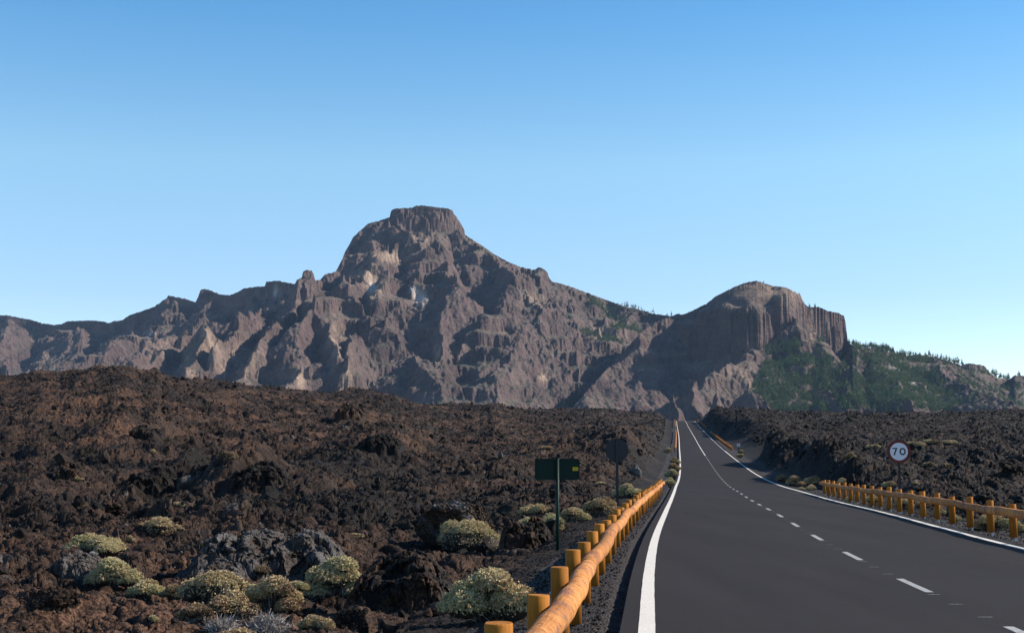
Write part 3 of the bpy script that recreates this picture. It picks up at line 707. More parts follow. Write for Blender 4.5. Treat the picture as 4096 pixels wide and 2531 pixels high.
# ------------------------------------------------------------------ shrubs
def shrub(label, px, py, w_, h_, tone=.4, twigs=.4, seed=None, dead=False, name="shrub", D=None, yellow=False):
    seed = seed or int(px * 7 + py); r = np.random.RandomState(seed)
    D = D or ghit(px, py); s = D / F; wd, ht = w_ * s, h_ * s
    x0, z0 = float(lat(px, py)) * D, ZC + float(slope(py)) * D
    y0 = D + wd * .25
    root = empty(name, (x0, y0, z0)); tag(root, label, "shrub", "low cushion shrubs growing on the lava")
    # lobes
    nl = int(np.clip(w_ / 16, 3, 11)); lob = []
    for k in range(nl):
        t = (k + .5) / nl; cx = (t - .5) * .72 * wd + r.normal() * .05 * wd; cy = r.uniform(-.28, .28) * wd * .8
        top = (1 - (2 * (t - .5)) ** 2 * .55) * r.uniform(.72, 1)
        rad = wd * r.uniform(.17, .26) * (1.25 if nl < 5 else 1)
        lob.append((cx, cy, max(ht * top - rad * .75, rad * .25), rad, min(rad * .8, ht * .5) * r.uniform(.8, 1.1), r.uniform(-.18, .18)))
    L = max(.017 + .006 * min(wd, 1), D * 3.4 / F); apx = w_ * h_
    N = int(np.clip(apx * 1.9, 350, 30000)) if not dead else 0
    lob = np.array(lob)
    if N:
        k = r.randint(0, nl, N); l = lob[k]
        d = r.normal(size=(N, 3)); d[:, 2] = np.abs(d[:, 2]) * 1.1 - .25; d /= np.linalg.norm(d, axis=1)[:, None]
        clump = gn(d[:, 0] * 3.5 + k * 5, d[:, 1] * 3.5 + d[:, 2] * 3, seed % 97)
        p = l[:, :3] + d * np.stack([l[:, 3], l[:, 3], l[:, 4]], -1) * (1 + .24 * clump - .16 * r.rand(N) ** 2 + .16 * r.rand(N) ** 7)[:, None]
        ok = p[:, 2] > .03 * ht + .1 * ht * r.rand(N)
        # drop sprigs inside other lobes
        for q in lob:
            e = (((p[:, :2] - q[:2]) / q[3]) ** 2).sum(1) + ((p[:, 2] - q[2]) / q[4]) ** 2
            ok &= e > .62
        ok &= ~((clump < -.2) & (r.rand(N) < .8))
        if twigs > .5: ok &= ~((d[:, 1] < -.1) & (p[:, 2] < ht * .55) & (r.rand(N) < .9))
        p, d, k, clump = p[ok], d[ok], k[ok], clump[ok]; n = len(p)
        ax = d * .55 + np.array([0, 0, .9]) + r.normal(size=(n, 3)) * .28; ax /= np.linalg.norm(ax, axis=1)[:, None]
        tn = np.clip(tone + .08 + lob[k, 5] + .3 * clump + r.normal(size=n) * .13, 0, 1)
        Vs = []; 
        for m in range(4):
            sd = r.normal(size=(n, 3)); sd -= (sd * ax).sum(1)[:, None] * ax; sd /= np.linalg.norm(sd, axis=1)[:, None] + 1e-6
            ln = L * r.uniform(.7, 1.5, n)[:, None]; wv = ln * .24
            tp = p + (ax + sd * .55) * ln; b2 = np.cross(ax, sd)
            Vs.append(np.stack([p + b2 * wv * .4, p - b2 * wv * .4, p * .45 + tp * .55 - b2 * wv, tp, p * .45 + tp * .55 + b2 * wv], 1))
        VV = np.concatenate(Vs, 0); nf = len(VV); b = np.arange(nf)[:, None] * 5
        q4 = b + np.array([[0, 1, 2, 4]]); t3 = b + np.array([[4, 2, 3]])
        me = mesh_np("foliage", VV.reshape(-1, 3), [q4, t3], M['leaf'], dict(tint=np.repeat(np.tile(tn, 4), 5)))
        link("foliage", me, root)
    # twigs
    mb = MB(); nt = int(np.clip(apx * (.012 + .03 * twigs), 14, 420)) * (2 if dead else 1)
    tr = max(.0026, D * .5 / F)
    for _ in range(nt):
        l = lob[r.randint(nl)]; d = r.normal(size=3); d[2] = abs(d[2]) + (.1 if dead else .3); d /= np.linalg.norm(d)
        e = l[:3] + d * np.array([l[3], l[3], l[4]]) * r.uniform(.7, 1.0 if not dead else 1.15); st = np.array([r.normal() * .14 * wd, r.normal() * .1 * wd, 0])
        mid1 = st * .7 + e * .3 + r.normal(size=3) * .05 * wd; mid2 = st * .3 + e * .7 + r.normal(size=3) * .05 * wd
        e[2] = max(e[2], .01); mid1[2] = max(mid1[2], .01)
        mb.tube([st, mid1, mid2, e], [tr * 1.6, tr * 1.3, tr, tr * .6], 3, a=np.clip(r.beta(1.2, 2.2) + (.45 if (dead or twigs > .5) and r.rand() < .5 else 0), 0, 1))
        if r.rand() < (.9 if dead else .4):
            e2 = mid2 + r.normal(size=3) * .12 * wd; e2[2] = max(e2[2], .01); mb.tube([mid2, (mid2 + e2) / 2 + r.normal(size=3) * .02 * wd, e2], [tr, tr * .8, tr * .5], 3, a=r.uniform(.3, 1) if dead else r.uniform(0, .6))
    if not dead:      # woody heart
        V, T = ico(2)
        for l in lob: mb.add(V * np.array([l[3], l[3], l[4]]) * .8 * (1 + .1 * r.normal(size=(len(V), 1))) + l[:3], None, T, .08)
    mb.build("branches", M['twig'], root)
    return root
SH = [
 ("pale green cushion shrub at the far left, on the dark ledge", 353, 2212, 205, 74, .3, .2),
 ("brown twiggy shrub with pale tips behind the orange rock, left of the long outcrop", 630, 2150, 185, 82, .68, .8),
 ("small pale tuft in the black rubble above the long grey outcrop", 710, 2030, 64, 28, .45, .2),
 ("tiny tan tuft beside the brown twiggy shrub", 520, 2172, 36, 26, .7, .2),
 ("yellow green shrub right of the grey brown ledge", 448, 2345, 190, 108, .4, .4),
 ("low yellow green shrub downhill of the ledge shrub", 575, 2397, 148, 78, .42, .3),
 ("small tan and green tuft at the left end of the big shrub cluster", 690, 2397, 78, 56, .6, .4),
 ("wide shrub with yellow green crown and bare white branches on its left", 850, 2402, 265, 108, .45, .8),
 ("tan topped shrub in front of the big cluster, above the bare twigs", 912, 2482, 175, 106, .66, .6),
 ("low brown shrub in the lower left of the big cluster", 775, 2492, 140, 70, .85, .8),
 ("tall straw coloured shrub on the right side of the big cluster", 1085, 2470, 195, 172, .62, .5),
 ("low tan shrub on top of the grey slab behind the cluster", 1005, 2292, 135, 34, .75, .5),
 ("small grey green tuft on the stones near the bottom left", 607, 2492, 42, 32, .45, .2),
 ("tan shrub cut by the bottom edge under the big cluster", 935, 2575, 160, 52, .72, .3),
 ("tall rounded green shrub in front of the dark hollow", 1335, 2405, 232, 175, .3, .5),
 ("narrow two tiered green shrub between the cluster and the tall rounded shrub", 1180, 2402, 88, 98, .38, .5),
 ("low straw coloured shrub left of the rounded boulder", 1262, 2514, 122, 48, .55, .3),
 ("wide domed shrub with white bare twigs below its yellow green top", 1868, 2200, 250, 122, .42, .95),
 ("large grey green shrub left of the nearest guardrail posts", 1968, 2484, 330, 196, .36, .35),
 ("flat tan green shrub left of the green sign's pole", 2155, 2057, 122, 42, .6, .3),
 ("pale shrub just right of the green sign's pole", 2292, 2088, 122, 56, .45, .3),
 ("low green shrub next to the peaked dark rock, left of the pole", 2108, 2112, 92, 40, .3, .2),
 ("bright green shrub immediately behind the green pole", 2208, 2134, 115, 76, .28, .2),
 ("round pale shrub in front of the round sign's post", 2408, 2066, 136, 82, .5, .2),
 ("dark green shrub right of the round sign's post", 2512, 1994, 102, 58, .35, .3),
 ("small grey tuft below the smooth brown dome", 1418, 2152, 56, 22, .5, .6),
 ("thin yellow tuft between the two signs", 2405, 1937, 36, 11, .45, .1),
 ("yellow streak of grass above the green sign", 2190, 1796, 44, 13, .5, .1),
 ("straw tuft at the foot of the rust block on the left slope", 305, 1924, 40, 22, .6, .1),
 ("lone tan tuft high on the reddish flat of the left slope", 611, 1820, 28, 20, .62, .1),
 ("grey bare bush on top of the dark crag", 905, 1838, 78, 40, .9, .9),
 ("roadside shrub at the near end of the left verge, beside the rail's end", 2684, 1952, 44, 42, .42, .2),
 ("roadside shrub second from the rail's end on the left verge", 2692, 1916, 44, 38, .45, .2),
 ("roadside shrub in the middle of the left verge row", 2697, 1884, 42, 32, .5, .2),
 ("roadside shrub near the far end of the left verge row", 2700, 1858, 38, 26, .5, .2),
 ("olive shrub uphill of the left verge row, by the narrow dark sign", 2672, 1812, 34, 18, .5, .2),
 ("leftmost straw shrub at the foot of the shaded lava mound", 3128, 1927, 48, 30, .62, .4),
 ("pair-topped straw shrub beside the right edge line", 3180, 1944, 56, 42, .62, .4),
 ("small straw shrub right of the pair-topped one", 3206, 1950, 36, 26, .66, .4),
 ("wide olive shrub behind the far end of the right guardrail", 3258, 1936, 66, 32, .6, .3),
 ("low green shrub at the foot of the right guardrail's end", 3248, 1961, 46, 20, .45, .2),
 ("tiny tuft next to the right edge line before the guardrail starts", 3206, 1962, 28, 11, .5, .2),
 ("olive shrub behind the third and fourth far posts of the right guardrail", 3376, 1934, 38, 22, .58, .2),
 ("round straw shrub behind the right guardrail, left of the speed sign's post", 3562, 1953, 50, 34, .6, .4),
 ("little green tuft in front of the right guardrail's posts", 3396, 2009, 30, 18, .3, .1),
 ("green shrub seen under the rail, left of the speed sign's post", 3497, 2026, 60, 48, .42, .3),
 ("brownish green shrub seen under the rail below the speed sign", 3617, 2038, 82, 50, .55, .4),
 ("grey twiggy shrub seen under the rail right of the speed sign", 3697, 2042, 60, 40, .85, .9),
 ("upright green shrub between two posts of the right guardrail", 3760, 2070, 42, 46, .35, .2),
 ("low bright green tuft between posts of the right guardrail", 3826, 2089, 44, 26, .22, .1),
 ("grey bare shrub behind the rail, left of the widest right shrub", 3860, 2060, 70, 40, .9, .95),
 ("widest green shrub behind the right guardrail", 3972, 2124, 142, 78, .42, .3),
 ("green shrub cut by the right edge behind the last post", 4075, 2142, 70, 64, .42, .3),
 ("small tan bush high on the mound right of the road", 3407, 1836, 34, 26, .6, .2),
 ("grey twiggy bush beside the tan bush on the mound", 3385, 1842, 28, 20, .95, .9),
 ("flat pale shrub just right of the speed sign's disc", 3672, 1785, 72, 20, .62, .3),
 ("flat pale shrub on the rise beyond the speed sign", 3728, 1773, 56, 18, .62, .3),
 ("yellow grass tuft on the rise at right", 3800, 1776, 60, 18, .4, .1),
 ("yellow green tuft left of the speed sign's disc", 3495, 1793, 52, 15, .4, .1),
 ("brown shrub behind the pointed white stone", 3722, 1868, 56, 22, .7, .6),
 ("brown shrub right of the pointed white stone", 3795, 1871, 50, 20, .7, .6),
 ("tiny tan tuft low right of the speed sign's post", 3663, 1939, 28, 14, .68, .2),
 ("upper yellow shrub beside the tiny white board", 2965, 1813, 17, 12, .5, .1),
 ("lower yellow shrub beside the tiny white board", 2963, 1832, 25, 18, .5, .1),
]
for lab, px, py, w_, h_, tone, tw in SH: shrub(lab, px, py, w_, h_, tone, tw)
shrub("bare dead shrub of pale grey twigs at the bottom of the big cluster", 1062, 2545, 200, 95, .9, 1, dead=True, name="dead_shrub")
shrub("small dead shrub of dark and white twigs left of the straw shrub", 880, 2540, 150, 70, .9, 1, dead=True, name="dead_shrub", seed=5)

# ------------------------------------------------------------------ mountains
SIL = {0: [(-900, 1340, 5000), (-300, 1275, 5000), (0, 1259, 4900), (45, 1267, 4900), (100, 1277, 4900), (150, 1292, 4850), (197, 1298, 4800), (228, 1294, 4800), (250, 1283, 4800), (350, 1280, 4750), (400, 1285, 4700), (415, 1291, 4700), (440, 1282, 4650), (470, 1280, 4650), (500, 1259, 4600), (550, 1243, 4550), (600, 1225, 4500), (625, 1207, 4480), (650, 1190, 4450), (655, 1180, 4450), (690, 1187, 4420), (730, 1195, 4400), (765, 1208, 4350), (775, 1190, 4350), (785, 1158, 4300), (800, 1153, 4300), (820, 1158, 4300), (860, 1175, 4250), (900, 1180, 4220), (940, 1165, 4200), (960, 1152, 4200), (1000, 1147, 4150), (1045, 1143, 4100), (1052, 1125, 4100), (1100, 1121, 4100), (1140, 1130, 4050), (1172, 1135, 4000), (1260, 1150, 3950), (1500, 1400, 3900), (1750, 1750, 3900), (5200, 1950, 3900)],
 1: [(-1000, 1950, 3350), (650, 1850, 3350), (900, 1500, 3350), (1100, 1250, 3350), (1160, 1150, 3350), (1175, 1118, 3350), (1195, 1108, 3350), (1200, 1085, 3350), (1215, 1078, 3350), (1235, 1080, 3360), (1245, 1100, 3380), (1250, 1120, 3400), (1270, 1118, 3500), (1290, 1095, 3600), (1330, 1087, 3700), (1350, 1052, 3750), (1370, 1005, 3780), (1390, 970, 3800), (1400, 950, 3800), (1430, 922, 3800), (1460, 895, 3800), (1490, 886, 3800), (1549, 869, 3800), (1555, 840, 3800), (1570, 833, 3800), (1640, 830, 3800), (1650, 824, 3800), (1665, 820, 3800), (1700, 822, 3800), (1750, 829, 3800), (1780, 832, 3815), (1805, 840, 3835), (1812, 855, 3840), (1835, 885, 3860), (1855, 920, 3875), (1857, 938, 3875), (1900, 965, 3860), (1940, 990, 3790), (1980, 1018, 3780), (2030, 1045, 3750), (2080, 1065, 3720), (2120, 1075, 3700), (2140, 1078, 3700), (2155, 1068, 3700), (2170, 1070, 3700), (2190, 1085, 3700), (2200, 1112, 3720), (2210, 1125, 3780), (2240, 1131, 3800), (2290, 1146, 3850), (2340, 1165, 3850), (2400, 1187, 3850), (2450, 1205, 3800), (2500, 1222, 3750), (2560, 1235, 3700), (2620, 1253, 3650), (2690, 1262, 3600), (2760, 1290, 3550), (3100, 1500, 3500), (3350, 1850, 3500), (5200, 1950, 3500)],
 2: [(-1000, 1950, 3100), (2100, 1850, 3100), (2350, 1560, 3100), (2500, 1400, 3150), (2600, 1300, 3200), (2690, 1264, 3200), (2720, 1253, 3180), (2740, 1256, 3160), (2780, 1240, 3150), (2840, 1210, 3120), (2870, 1185, 3100), (2900, 1170, 3090), (2950, 1145, 3080), (3000, 1127, 3070), (3040, 1121, 3060), (3060, 1127, 3060), (3100, 1141, 3055), (3150, 1146, 3045), (3180, 1157, 3045), (3218, 1178, 3055), (3225, 1200, 3060), (3240, 1220, 3070), (3250, 1228, 3080), (3290, 1225, 3095), (3330, 1243, 3110), (3360, 1247, 3125), (3390, 1260, 3140), (3396, 1275, 3140), (3398, 1295, 3140), (3401, 1330, 3135), (3405, 1370, 3120), (3440, 1385, 3020), (3500, 1390, 3050), (3560, 1400, 3080), (3600, 1418, 3100), (3720, 1418, 3150), (3780, 1432, 3180), (3860, 1458, 3200), (3890, 1450, 3200), (3950, 1460, 3200), (3975, 1490, 3200), (4000, 1508, 3250), (4050, 1515, 3300), (4070, 1500, 3200), (4096, 1500, 3200), (4300, 1520, 3200), (5000, 1560, 3300)]}
SPURS = [  # group, slope, [(px, py, Y)...]
 (1, .85, [(1490, 886, 3790), (1560, 905, 3660), (1600, 950, 3600), (1540, 1010, 3480), (1490, 1075, 3380), (1420, 1125, 3270), (1350, 1150, 3180), (1270, 1215, 3060), (1225, 1300, 2950), (1200, 1370, 2850)]),
 (1, .75, [(1555, 905, 3650), (1640, 945, 3600), (1720, 1010, 3480), (1740, 1060, 3400), (1800, 1110, 3300), (1830, 1160, 3200)]),
 (1, .7, [(1830, 930, 3760), (1900, 985, 3650), (1960, 1020, 3580), (2010, 1060, 3480), (2060, 1120, 3380), (2080, 1180, 3280), (2010, 1240, 3180), (1970, 1300, 3080)]),
 (1, .7, [(2150, 1068, 3690), (2160, 1130, 3550), (2180, 1210, 3400), (2200, 1300, 3250), (2150, 1380, 3080), (2060, 1420, 2980), (1960, 1500, 2800)]),
 (1, 1.5, [(1240, 1270, 3000), (1330, 1258, 2990), (1340, 1300, 2930), (1335, 1360, 2860), (1350, 1425, 2800)]),
 (1, 1.3, [(1415, 1320, 2950), (1405, 1370, 2880), (1385, 1440, 2800), (1375, 1500, 2730), (1340, 1570, 2650), (1320, 1620, 2600)]),
 (1, 1.4, [(1188, 1395, 2870), (1192, 1460, 2790), (1205, 1490, 2740), (1160, 1550, 2660), (1130, 1600, 2600)]),
 (1, 1.0, [(1218, 1082, 3340), (1180, 1170, 3210), (1150, 1230, 3120), (1090, 1310, 3000), (1030, 1400, 2880), (960, 1460, 2780), (860, 1530, 2680), (820, 1580, 2600)]),
 (0, 1.3, [(1060, 1215, 3250), (985, 1242, 3100), (950, 1310, 3000), (900, 1380, 2930), (850, 1430, 2850)]),
 (0, 1.1, [(870, 1320, 3050), (825, 1308, 3000), (800, 1380, 2920), (770, 1450, 2830), (735, 1510, 2750), (700, 1560, 2680)]),
 (0, 1.2, [(760, 1325, 3150), (740, 1380, 3060), (665, 1385, 3000), (600, 1450, 2900), (540, 1500, 2800)]),
 (0, .8, [(655, 1181, 4440), (700, 1230, 4250), (780, 1265, 4050), (860, 1250, 3950)]),
 (0, .7, [(300, 1283, 4780), (330, 1340, 4500), (310, 1400, 4250), (250, 1450, 4050)]),
 (0, .7, [(540, 1330, 4100), (480, 1380, 3900), (400, 1375, 3800), (320, 1430, 3600), (260, 1480, 3450)]),
 (0, .8, [(700, 1345, 3750), (600, 1350, 3650), (540, 1400, 3500), (500, 1460, 3350)]),
 (0, .8, [(45, 1267, 4880), (20, 1340, 4600), (-30, 1420, 4350)]),
 (0, 1.5, [(10, 1455, 3300), (45, 1440, 3280), (60, 1500, 3200)]),
 (1, .75, [(1560, 1150, 3250), (1500, 1230, 3150), (1540, 1300, 3030), (1640, 1390, 2880), (1720, 1480, 2750), (1790, 1560, 2650)]),
 (1, 1.2, [(1420, 1160, 3260), (1440, 1200, 3180), (1500, 1330, 2980), (1540, 1330, 2960)]),
 (1, 1.2, [(1690, 1290, 3090), (1770, 1330, 3010), (1755, 1400, 2930), (1735, 1455, 2860)]),
 (1, .8, [(1780, 1165, 3260), (1700, 1240, 3200), (1800, 1260, 3150), (1900, 1275, 3120), (1950, 1270, 3100), (1955, 1360, 2980)]),
 (1, .8, [(2330, 1250, 3500), (2250, 1330, 3300), (2190, 1400, 3120), (2170, 1470, 2980), (2050, 1560, 2820)]),
 (1, .65, [(2290, 1146, 3820), (2330, 1240, 3600), (2400, 1260, 3500), (2440, 1310, 3380), (2380, 1350, 3250)]),
 (2, .68, [(3160, 1300, 2950), (3010, 1420, 2880), (2920, 1460, 2790), (2820, 1520, 2680), (2740, 1580, 2580), (2660, 1650, 2480)]),
 (2, .9, [(2720, 1253, 3170), (2620, 1300, 3130), (2570, 1310, 3080), (2560, 1370, 3000), (2440, 1430, 2950), (2350, 1500, 2850)]),
 (2, 2.2, [(2745, 1515, 2560), (2765, 1545, 2520), (2790, 1600, 2460)]),
 (2, 2.4, [(2696, 1570, 2400), (2705, 1620, 2370), (2715, 1690, 2330)]),
 (2, 1.3, [(2985, 1548, 2330), (3020, 1570, 2310), (3060, 1615, 2290), (3110, 1660, 2270)]),
 (2, 1.6, [(2868, 1575, 2420), (2872, 1610, 2390)]),
 (2, 1.1, [(3300, 1575, 2350), (3360, 1560, 2350), (3392, 1538, 2350), (3410, 1590, 2330), (3450, 1620, 2320), (3510, 1650, 2300)]),
 (2, 1.5, [(3620, 1600, 2350), (3640, 1592, 2350), (3665, 1600, 2340), (3690, 1640, 2330)]),
 (2, .7, [(3900, 1560, 2500), (4000, 1590, 2450), (4060, 1600, 2430), (4300, 1620, 2400)]),
 (2, .55, [(3720, 1418, 3140), (3800, 1500, 2900), (3900, 1560, 2700)]),
 (2, .55, [(3440, 1385, 3010), (3500, 1450, 2850), (3560, 1520, 2650), (3600, 1600, 2480)]),
]
def mountains():
    cols = np.arange(-950, 5000, 3.5); rows = np.exp(np.arange(math.log(2150), math.log(5500), .0016))
    a = acol(cols); Y = np.repeat(rows[:, None], len(cols), 1); X = a[None] * Y; PX = np.repeat(cols[None], len(rows), 0)
    # domain warp for natural spurs
    wx = 26 * fbm(X / 150, Y / 150, 3, 200) + 7 * fbm(X / 30, Y / 30, 3, 206); wy = 40 * fbm(X / 150, Y / 150, 3, 203)
    Xw, Yw = X + wx, Y + wy
    H = {}; CAP = {}
    for g, S in SIL.items():
        S = np.array(S, float); pj = cols
        pys = np.interp(pj, S[:, 0], S[:, 1]) + 2.6 * gn(pj / 11, pj * 0, 300 + g) + 2.4 * gn(pj / 5, pj * 0, 310 + g) + 1.5 * np.abs(gn(pj / 23, pj * 0, 320 + g)); yc = np.interp(pj, S[:, 0], S[:, 2])
        sl = slope(pys); zc = ZC + sl * yc
        CAP[g] = (sl, yc)
        # smooth crest z used for the body further down so steps do not run down the whole slope
        ker = np.exp(-np.linspace(-2, 2, 61) ** 2); ker /= ker.sum(); zs = np.convolve(np.pad(zc, 30, mode='edge'), ker, 'valid'); 
        d = yc[None] - Yw
        dd = np.maximum(d, 0)
        zt = zc[None] * np.exp(-dd / 45) + zs[None] * (1 - np.exp(-dd / 45))
        if g == 0: drop = 35 * sstep(0, 30, dd) + .40 * dd
        elif g == 1:
            capm = sstep(1545, 1560, PX) * (1 - sstep(1840, 1870, PX))
            drop = capm * 42 * sstep(18, 44, dd + 18 * fbm(X / 22, Y / 14, 4, 261, .6)) + .47 * dd + 25 * sstep(330, 360, dd) * sstep(1500, 1600, PX) * (1 - sstep(2050, 2150, PX)) + 30 * sstep(620, 650, dd)
            drop = drop * 1.06 + 40 * sstep(10, 60, dd) * (1 - sstep(1380, 1480, PX)) * sstep(1300, 1340, PX)
        else:
            edge = np.interp(PX, [2560, 2800, 3000, 3080, 3150, 3220, 3240, 3400, 3450], [10, 60, 155, 118, 75, 14, 10, 10, 10])
            Hc = np.interp(PX, [2600, 2750, 2850, 3000, 3225, 3240, 3395, 3415, 3500], [30, 60, 100, 98, 112, 75, 62, 5, 0])
            pre = np.interp(PX, [2800, 3000, 3100, 3200, 3400], [.38, .46, .55, .3, .1])
            drop = np.where(dd < edge, dd * pre, edge * pre + .56 * (dd - edge)) + Hc * sstep(0, 1, (dd - edge - 5 + 36 * fbm(X / 40, Y / 20, 5, 250, .6) + 4 * gn(X / 5, Y / 8, 252)) / 30)
            drop = np.where(PX > 3420, .33 * dd, drop)
        z = np.where(d >= 0, zt - drop, zc[None] + d * .45)
        H[g] = z
    for g, k, pts in SPURS:
        q = np.array([P(*p) for p in pts])
        lo, hi = q.min(0), q.max(0); R = 420 / k * .6 + 80
        m = (X > lo[0] - R) & (X < hi[0] + R) & (Y > lo[1] - R) & (Y < hi[1] + R)
        xs, ys = Xw[m], Yw[m]; best = np.full(xs.shape, -1e9)
        fx = X[m]; fy = Y[m]
        jag = 6 * gn(fx / 22, fy / 22, 400) + 4 * gn(fx / 8, fy / 8, 401)
        for (x0, y0, z0), (x1, y1, z1) in zip(q[:-1], q[1:]):
            dx, dy = x1 - x0, y1 - y0; t = np.clip(((xs - x0) * dx + (ys - y0) * dy) / (dx * dx + dy * dy), 0, 1)
            dist = np.hypot(xs - x0 - t * dx, ys - y0 - t * dy)
            kk = k * (1 + .35 * np.exp(-dist / 25))
            best = np.maximum(best, z0 + t * (z1 - z0) - kk * dist)
        H[g][m] = np.maximum(H[g][m], best + jag * .8)
    own = np.argmax(np.stack([H[0], H[1], H[2]]), 0); Z = np.max(np.stack([H[0], H[1], H[2]]), 0)
    # erosion: gullies that run downhill (towards the camera), crags, fine rock
    rel = np.clip((Z - 20) / 120, 0, 1)
    gul = ridg(Xw / 150, Yw / 420, 5, 500, .45) 
    crag = ridg(Xw / 38, Yw / 52, 4, 520); f1, f2, c = wor(Xw / 17, Yw / 26, 540)
    cm = sstep(.0, .3, fbm(X / 170, Y / 170, 3, 560) + .12)
    low = sstep(120, 260, Z + 60 * fbm(X / 160, Y / 160, 2, 640))          # talus aprons below, crags above
    cm = cm * (.25 + .75 * low)
    fac = np.where(own == 2, .4 + .3 * (PX < 3400), 1.) * (1 - .4 * (1 - low))
    fac = np.where((own == 2) & (PX > 2780) & (PX < 3230) & (CAP[2][1][None] - Y < np.interp(PX, [2800, 3000, 3080, 3150, 3220], [50, 140, 105, 65, 10])), .18, fac)
    sm = .3 + .7 * sstep(-.12, .2, fbm(X / 240, Y / 300, 3, 650)); cm = cm * sm
    Z = Z + fac * rel * (50 * (gul - .52) + cm * (17 * (crag - .55) + 7 * (c - .5) * (1 - f1)) + 2.6 * sm * fbm(X / 9, Y / 14, 3, 580) + cm * 3.5 * gn(X / 4.5, Y / 10, 590))
    T = Z / 42 + .9 * fbm(X / 230, Y / 230, 3, 620); fr = T - np.floor(T)
    band = sstep(.0, .25, fbm(X / 120, Y / 200, 3, 630) + .08) * np.where(own == 2, .5, 1.)
    Z = Z + rel * band * 42 * .62 * (sstep(.5, .8, fr) - fr)
    # keep every body under its own skyline
    for g in (0, 1, 2):
        sl, yc = CAP[g]; m = (own == g)
        lim = ZC + sl[None] * Y - .6
        lim = np.where(Y > yc[None], ZC + sl[None] * yc[None] - (Y - yc[None]) * .1, lim)
        fac = np.minimum(Z, lim); Z = np.where(m, fac, Z)
        # the crest itself is restored
        cr = np.abs(Y - yc[None]) < 10
        Z = np.where(m & cr, np.maximum(Z, ZC + sl[None] * np.minimum(Y, yc[None]) - .8), Z)
    Z = np.maximum(Z, -5.5 + 0 * Z)
    px, py = proj(X, Y, Z)
    def spot(L):
        r = 0
        for cx, cy, sx, sy, amp in L: r = r + amp * np.exp(-((px - cx) / sx) ** 2 - ((py - cy) / sy) ** 2)
        return r
    nz = fbm(X / 35, Y / 35, 3, 600)
    tan = np.clip(spot([(1560, 1030, 70, 25, 1.1), (1460, 1105, 50, 25, 1.1), (1500, 1165, 30, 40, 1), (1700, 950, 60, 25, .7), (1750, 1410, 14, 40, 1.2), (1340, 1350, 30, 80, .7), (1385, 1500, 28, 80, .8), (1200, 1520, 30, 50, .8), (830, 1370, 40, 60, .8), (950, 1450, 90, 70, .7), (750, 1480, 30, 70, .7), (180, 1430, 18, 18, 1.2), (640, 1400, 50, 40, .5), (1960, 980, 90, 30, .5), (2130, 1200, 40, 25, .8), (2180, 1510, 25, 15, 1), (3290, 1440, 40, 30, .7), (3530, 1540, 40, 22, .8), (3600, 1470, 30, 20, .6), (3740, 1570, 40, 30, .6), (3250, 1330, 15, 70, .5), (3060, 1160, 140, 32, 1.3), (2420, 1330, 90, 30, .6), (2960, 1520, 90, 60, .5)]) * (1 + 1.6 * nz), 0, 1)
    pale = np.clip(spot([(1680, 1190, 26, 22, 1.3), (1085, 1170, 35, 14, .7), (600, 1335, 18, 9, 1), (1490, 1150, 12, 18, .9), (3580, 1480, 26, 12, .9), (3650, 1530, 14, 8, .8), (3720, 1570, 14, 26, .6), (1650, 1160, 18, 12, .5)]) * (1.25 + 1.8 * nz), 0, 1)
    green = np.clip(spot([(1700, 1600, 500, 170, .9), (2250, 1250, 180, 90, .8), (3250, 1520, 260, 130, .9), (3600, 1560, 300, 100, .5), (1900, 1000, 200, 60, .4)]) + .25, 0, 1)
    V = np.stack([X, Y, Z], -1).reshape(-1, 3); ownf = own[:-1, :-1]
    labs = {0: ("distant_ridge", "low blue hazy ridge on the left, with small rock teeth along its crest"), 1: ("flat_topped_mountain", "tall brown mountain with a flat cliffed cap"), 2: ("mesa_hill", "lower mesa with a columnar cliff, pines growing on its right slope")}
    for g in (0, 1, 2):
        f = grid_faces(*X.shape, mask=(ownf == g) & (Z[:-1, :-1] > -5.4)); u, inv = np.unique(f, return_inverse=True); f = inv.reshape(f.shape).astype(np.int32)
        o = link(labs[g][0], mesh_np(labs[g][0], V[u], f, M['mount'], dict(tan=tan.ravel()[u], pale=pale.ravel()[u], green=green.ravel()[u])))
        tag(o, labs[g][1], kind='structure')
    return X, Y, Z, px, py, own, CAP
MT = mountains()

# ------------------------------------------------------------------ pines
def pine_shape(seed, n=46, hi=True):
    r = np.random.RandomState(seed); mb = MB()
    for k in range(n):                                      # leafy tufts on tiers
        t = r.rand() ** .8; z = .16 + .84 * t; rad = (.13 * (1 - t) ** .6 + .025) * r.uniform(.5, 1.2); an = r.uniform(0, 6.28)
        c = np.array([math.cos(an) * rad, math.sin(an) * rad, z]); s = .07 * (1.2 - t) * r.uniform(.7, 1.4)
        d = r.normal(size=(3, 3)) * np.array([s, s, s * .8]); 
        mb.add(np.vstack([c + d, c + np.array([0, 0, s * 1.2])]), None, [[0, 1, 2], [0, 1, 3], [1, 2, 3], [0, 2, 3]], r.rand())
    V = np.vstack(mb.V); T = np.vstack(mb.T); return V, T, np.concatenate(mb.A)
def trunk_mesh():
    mb = MB(); mb.tube([[0, 0, -.12], [0, 0, .5], [0, 0, .96]], [.02, .014, .004], 5); return mb.build("trunk", M['bark'], link_=False)
def inpoly(px, py, poly):
    r = np.zeros(px.shape, bool); n = len(poly)
    for i in range(n):
        x1, y1 = poly[i]; x2, y2 = poly[(i + 1) % n]
        c = ((y1 > py) != (y2 > py)) & (px < (x2 - x1) * (py - y1) / (y2 - y1 + 1e-9) + x1); r ^= c
    return r
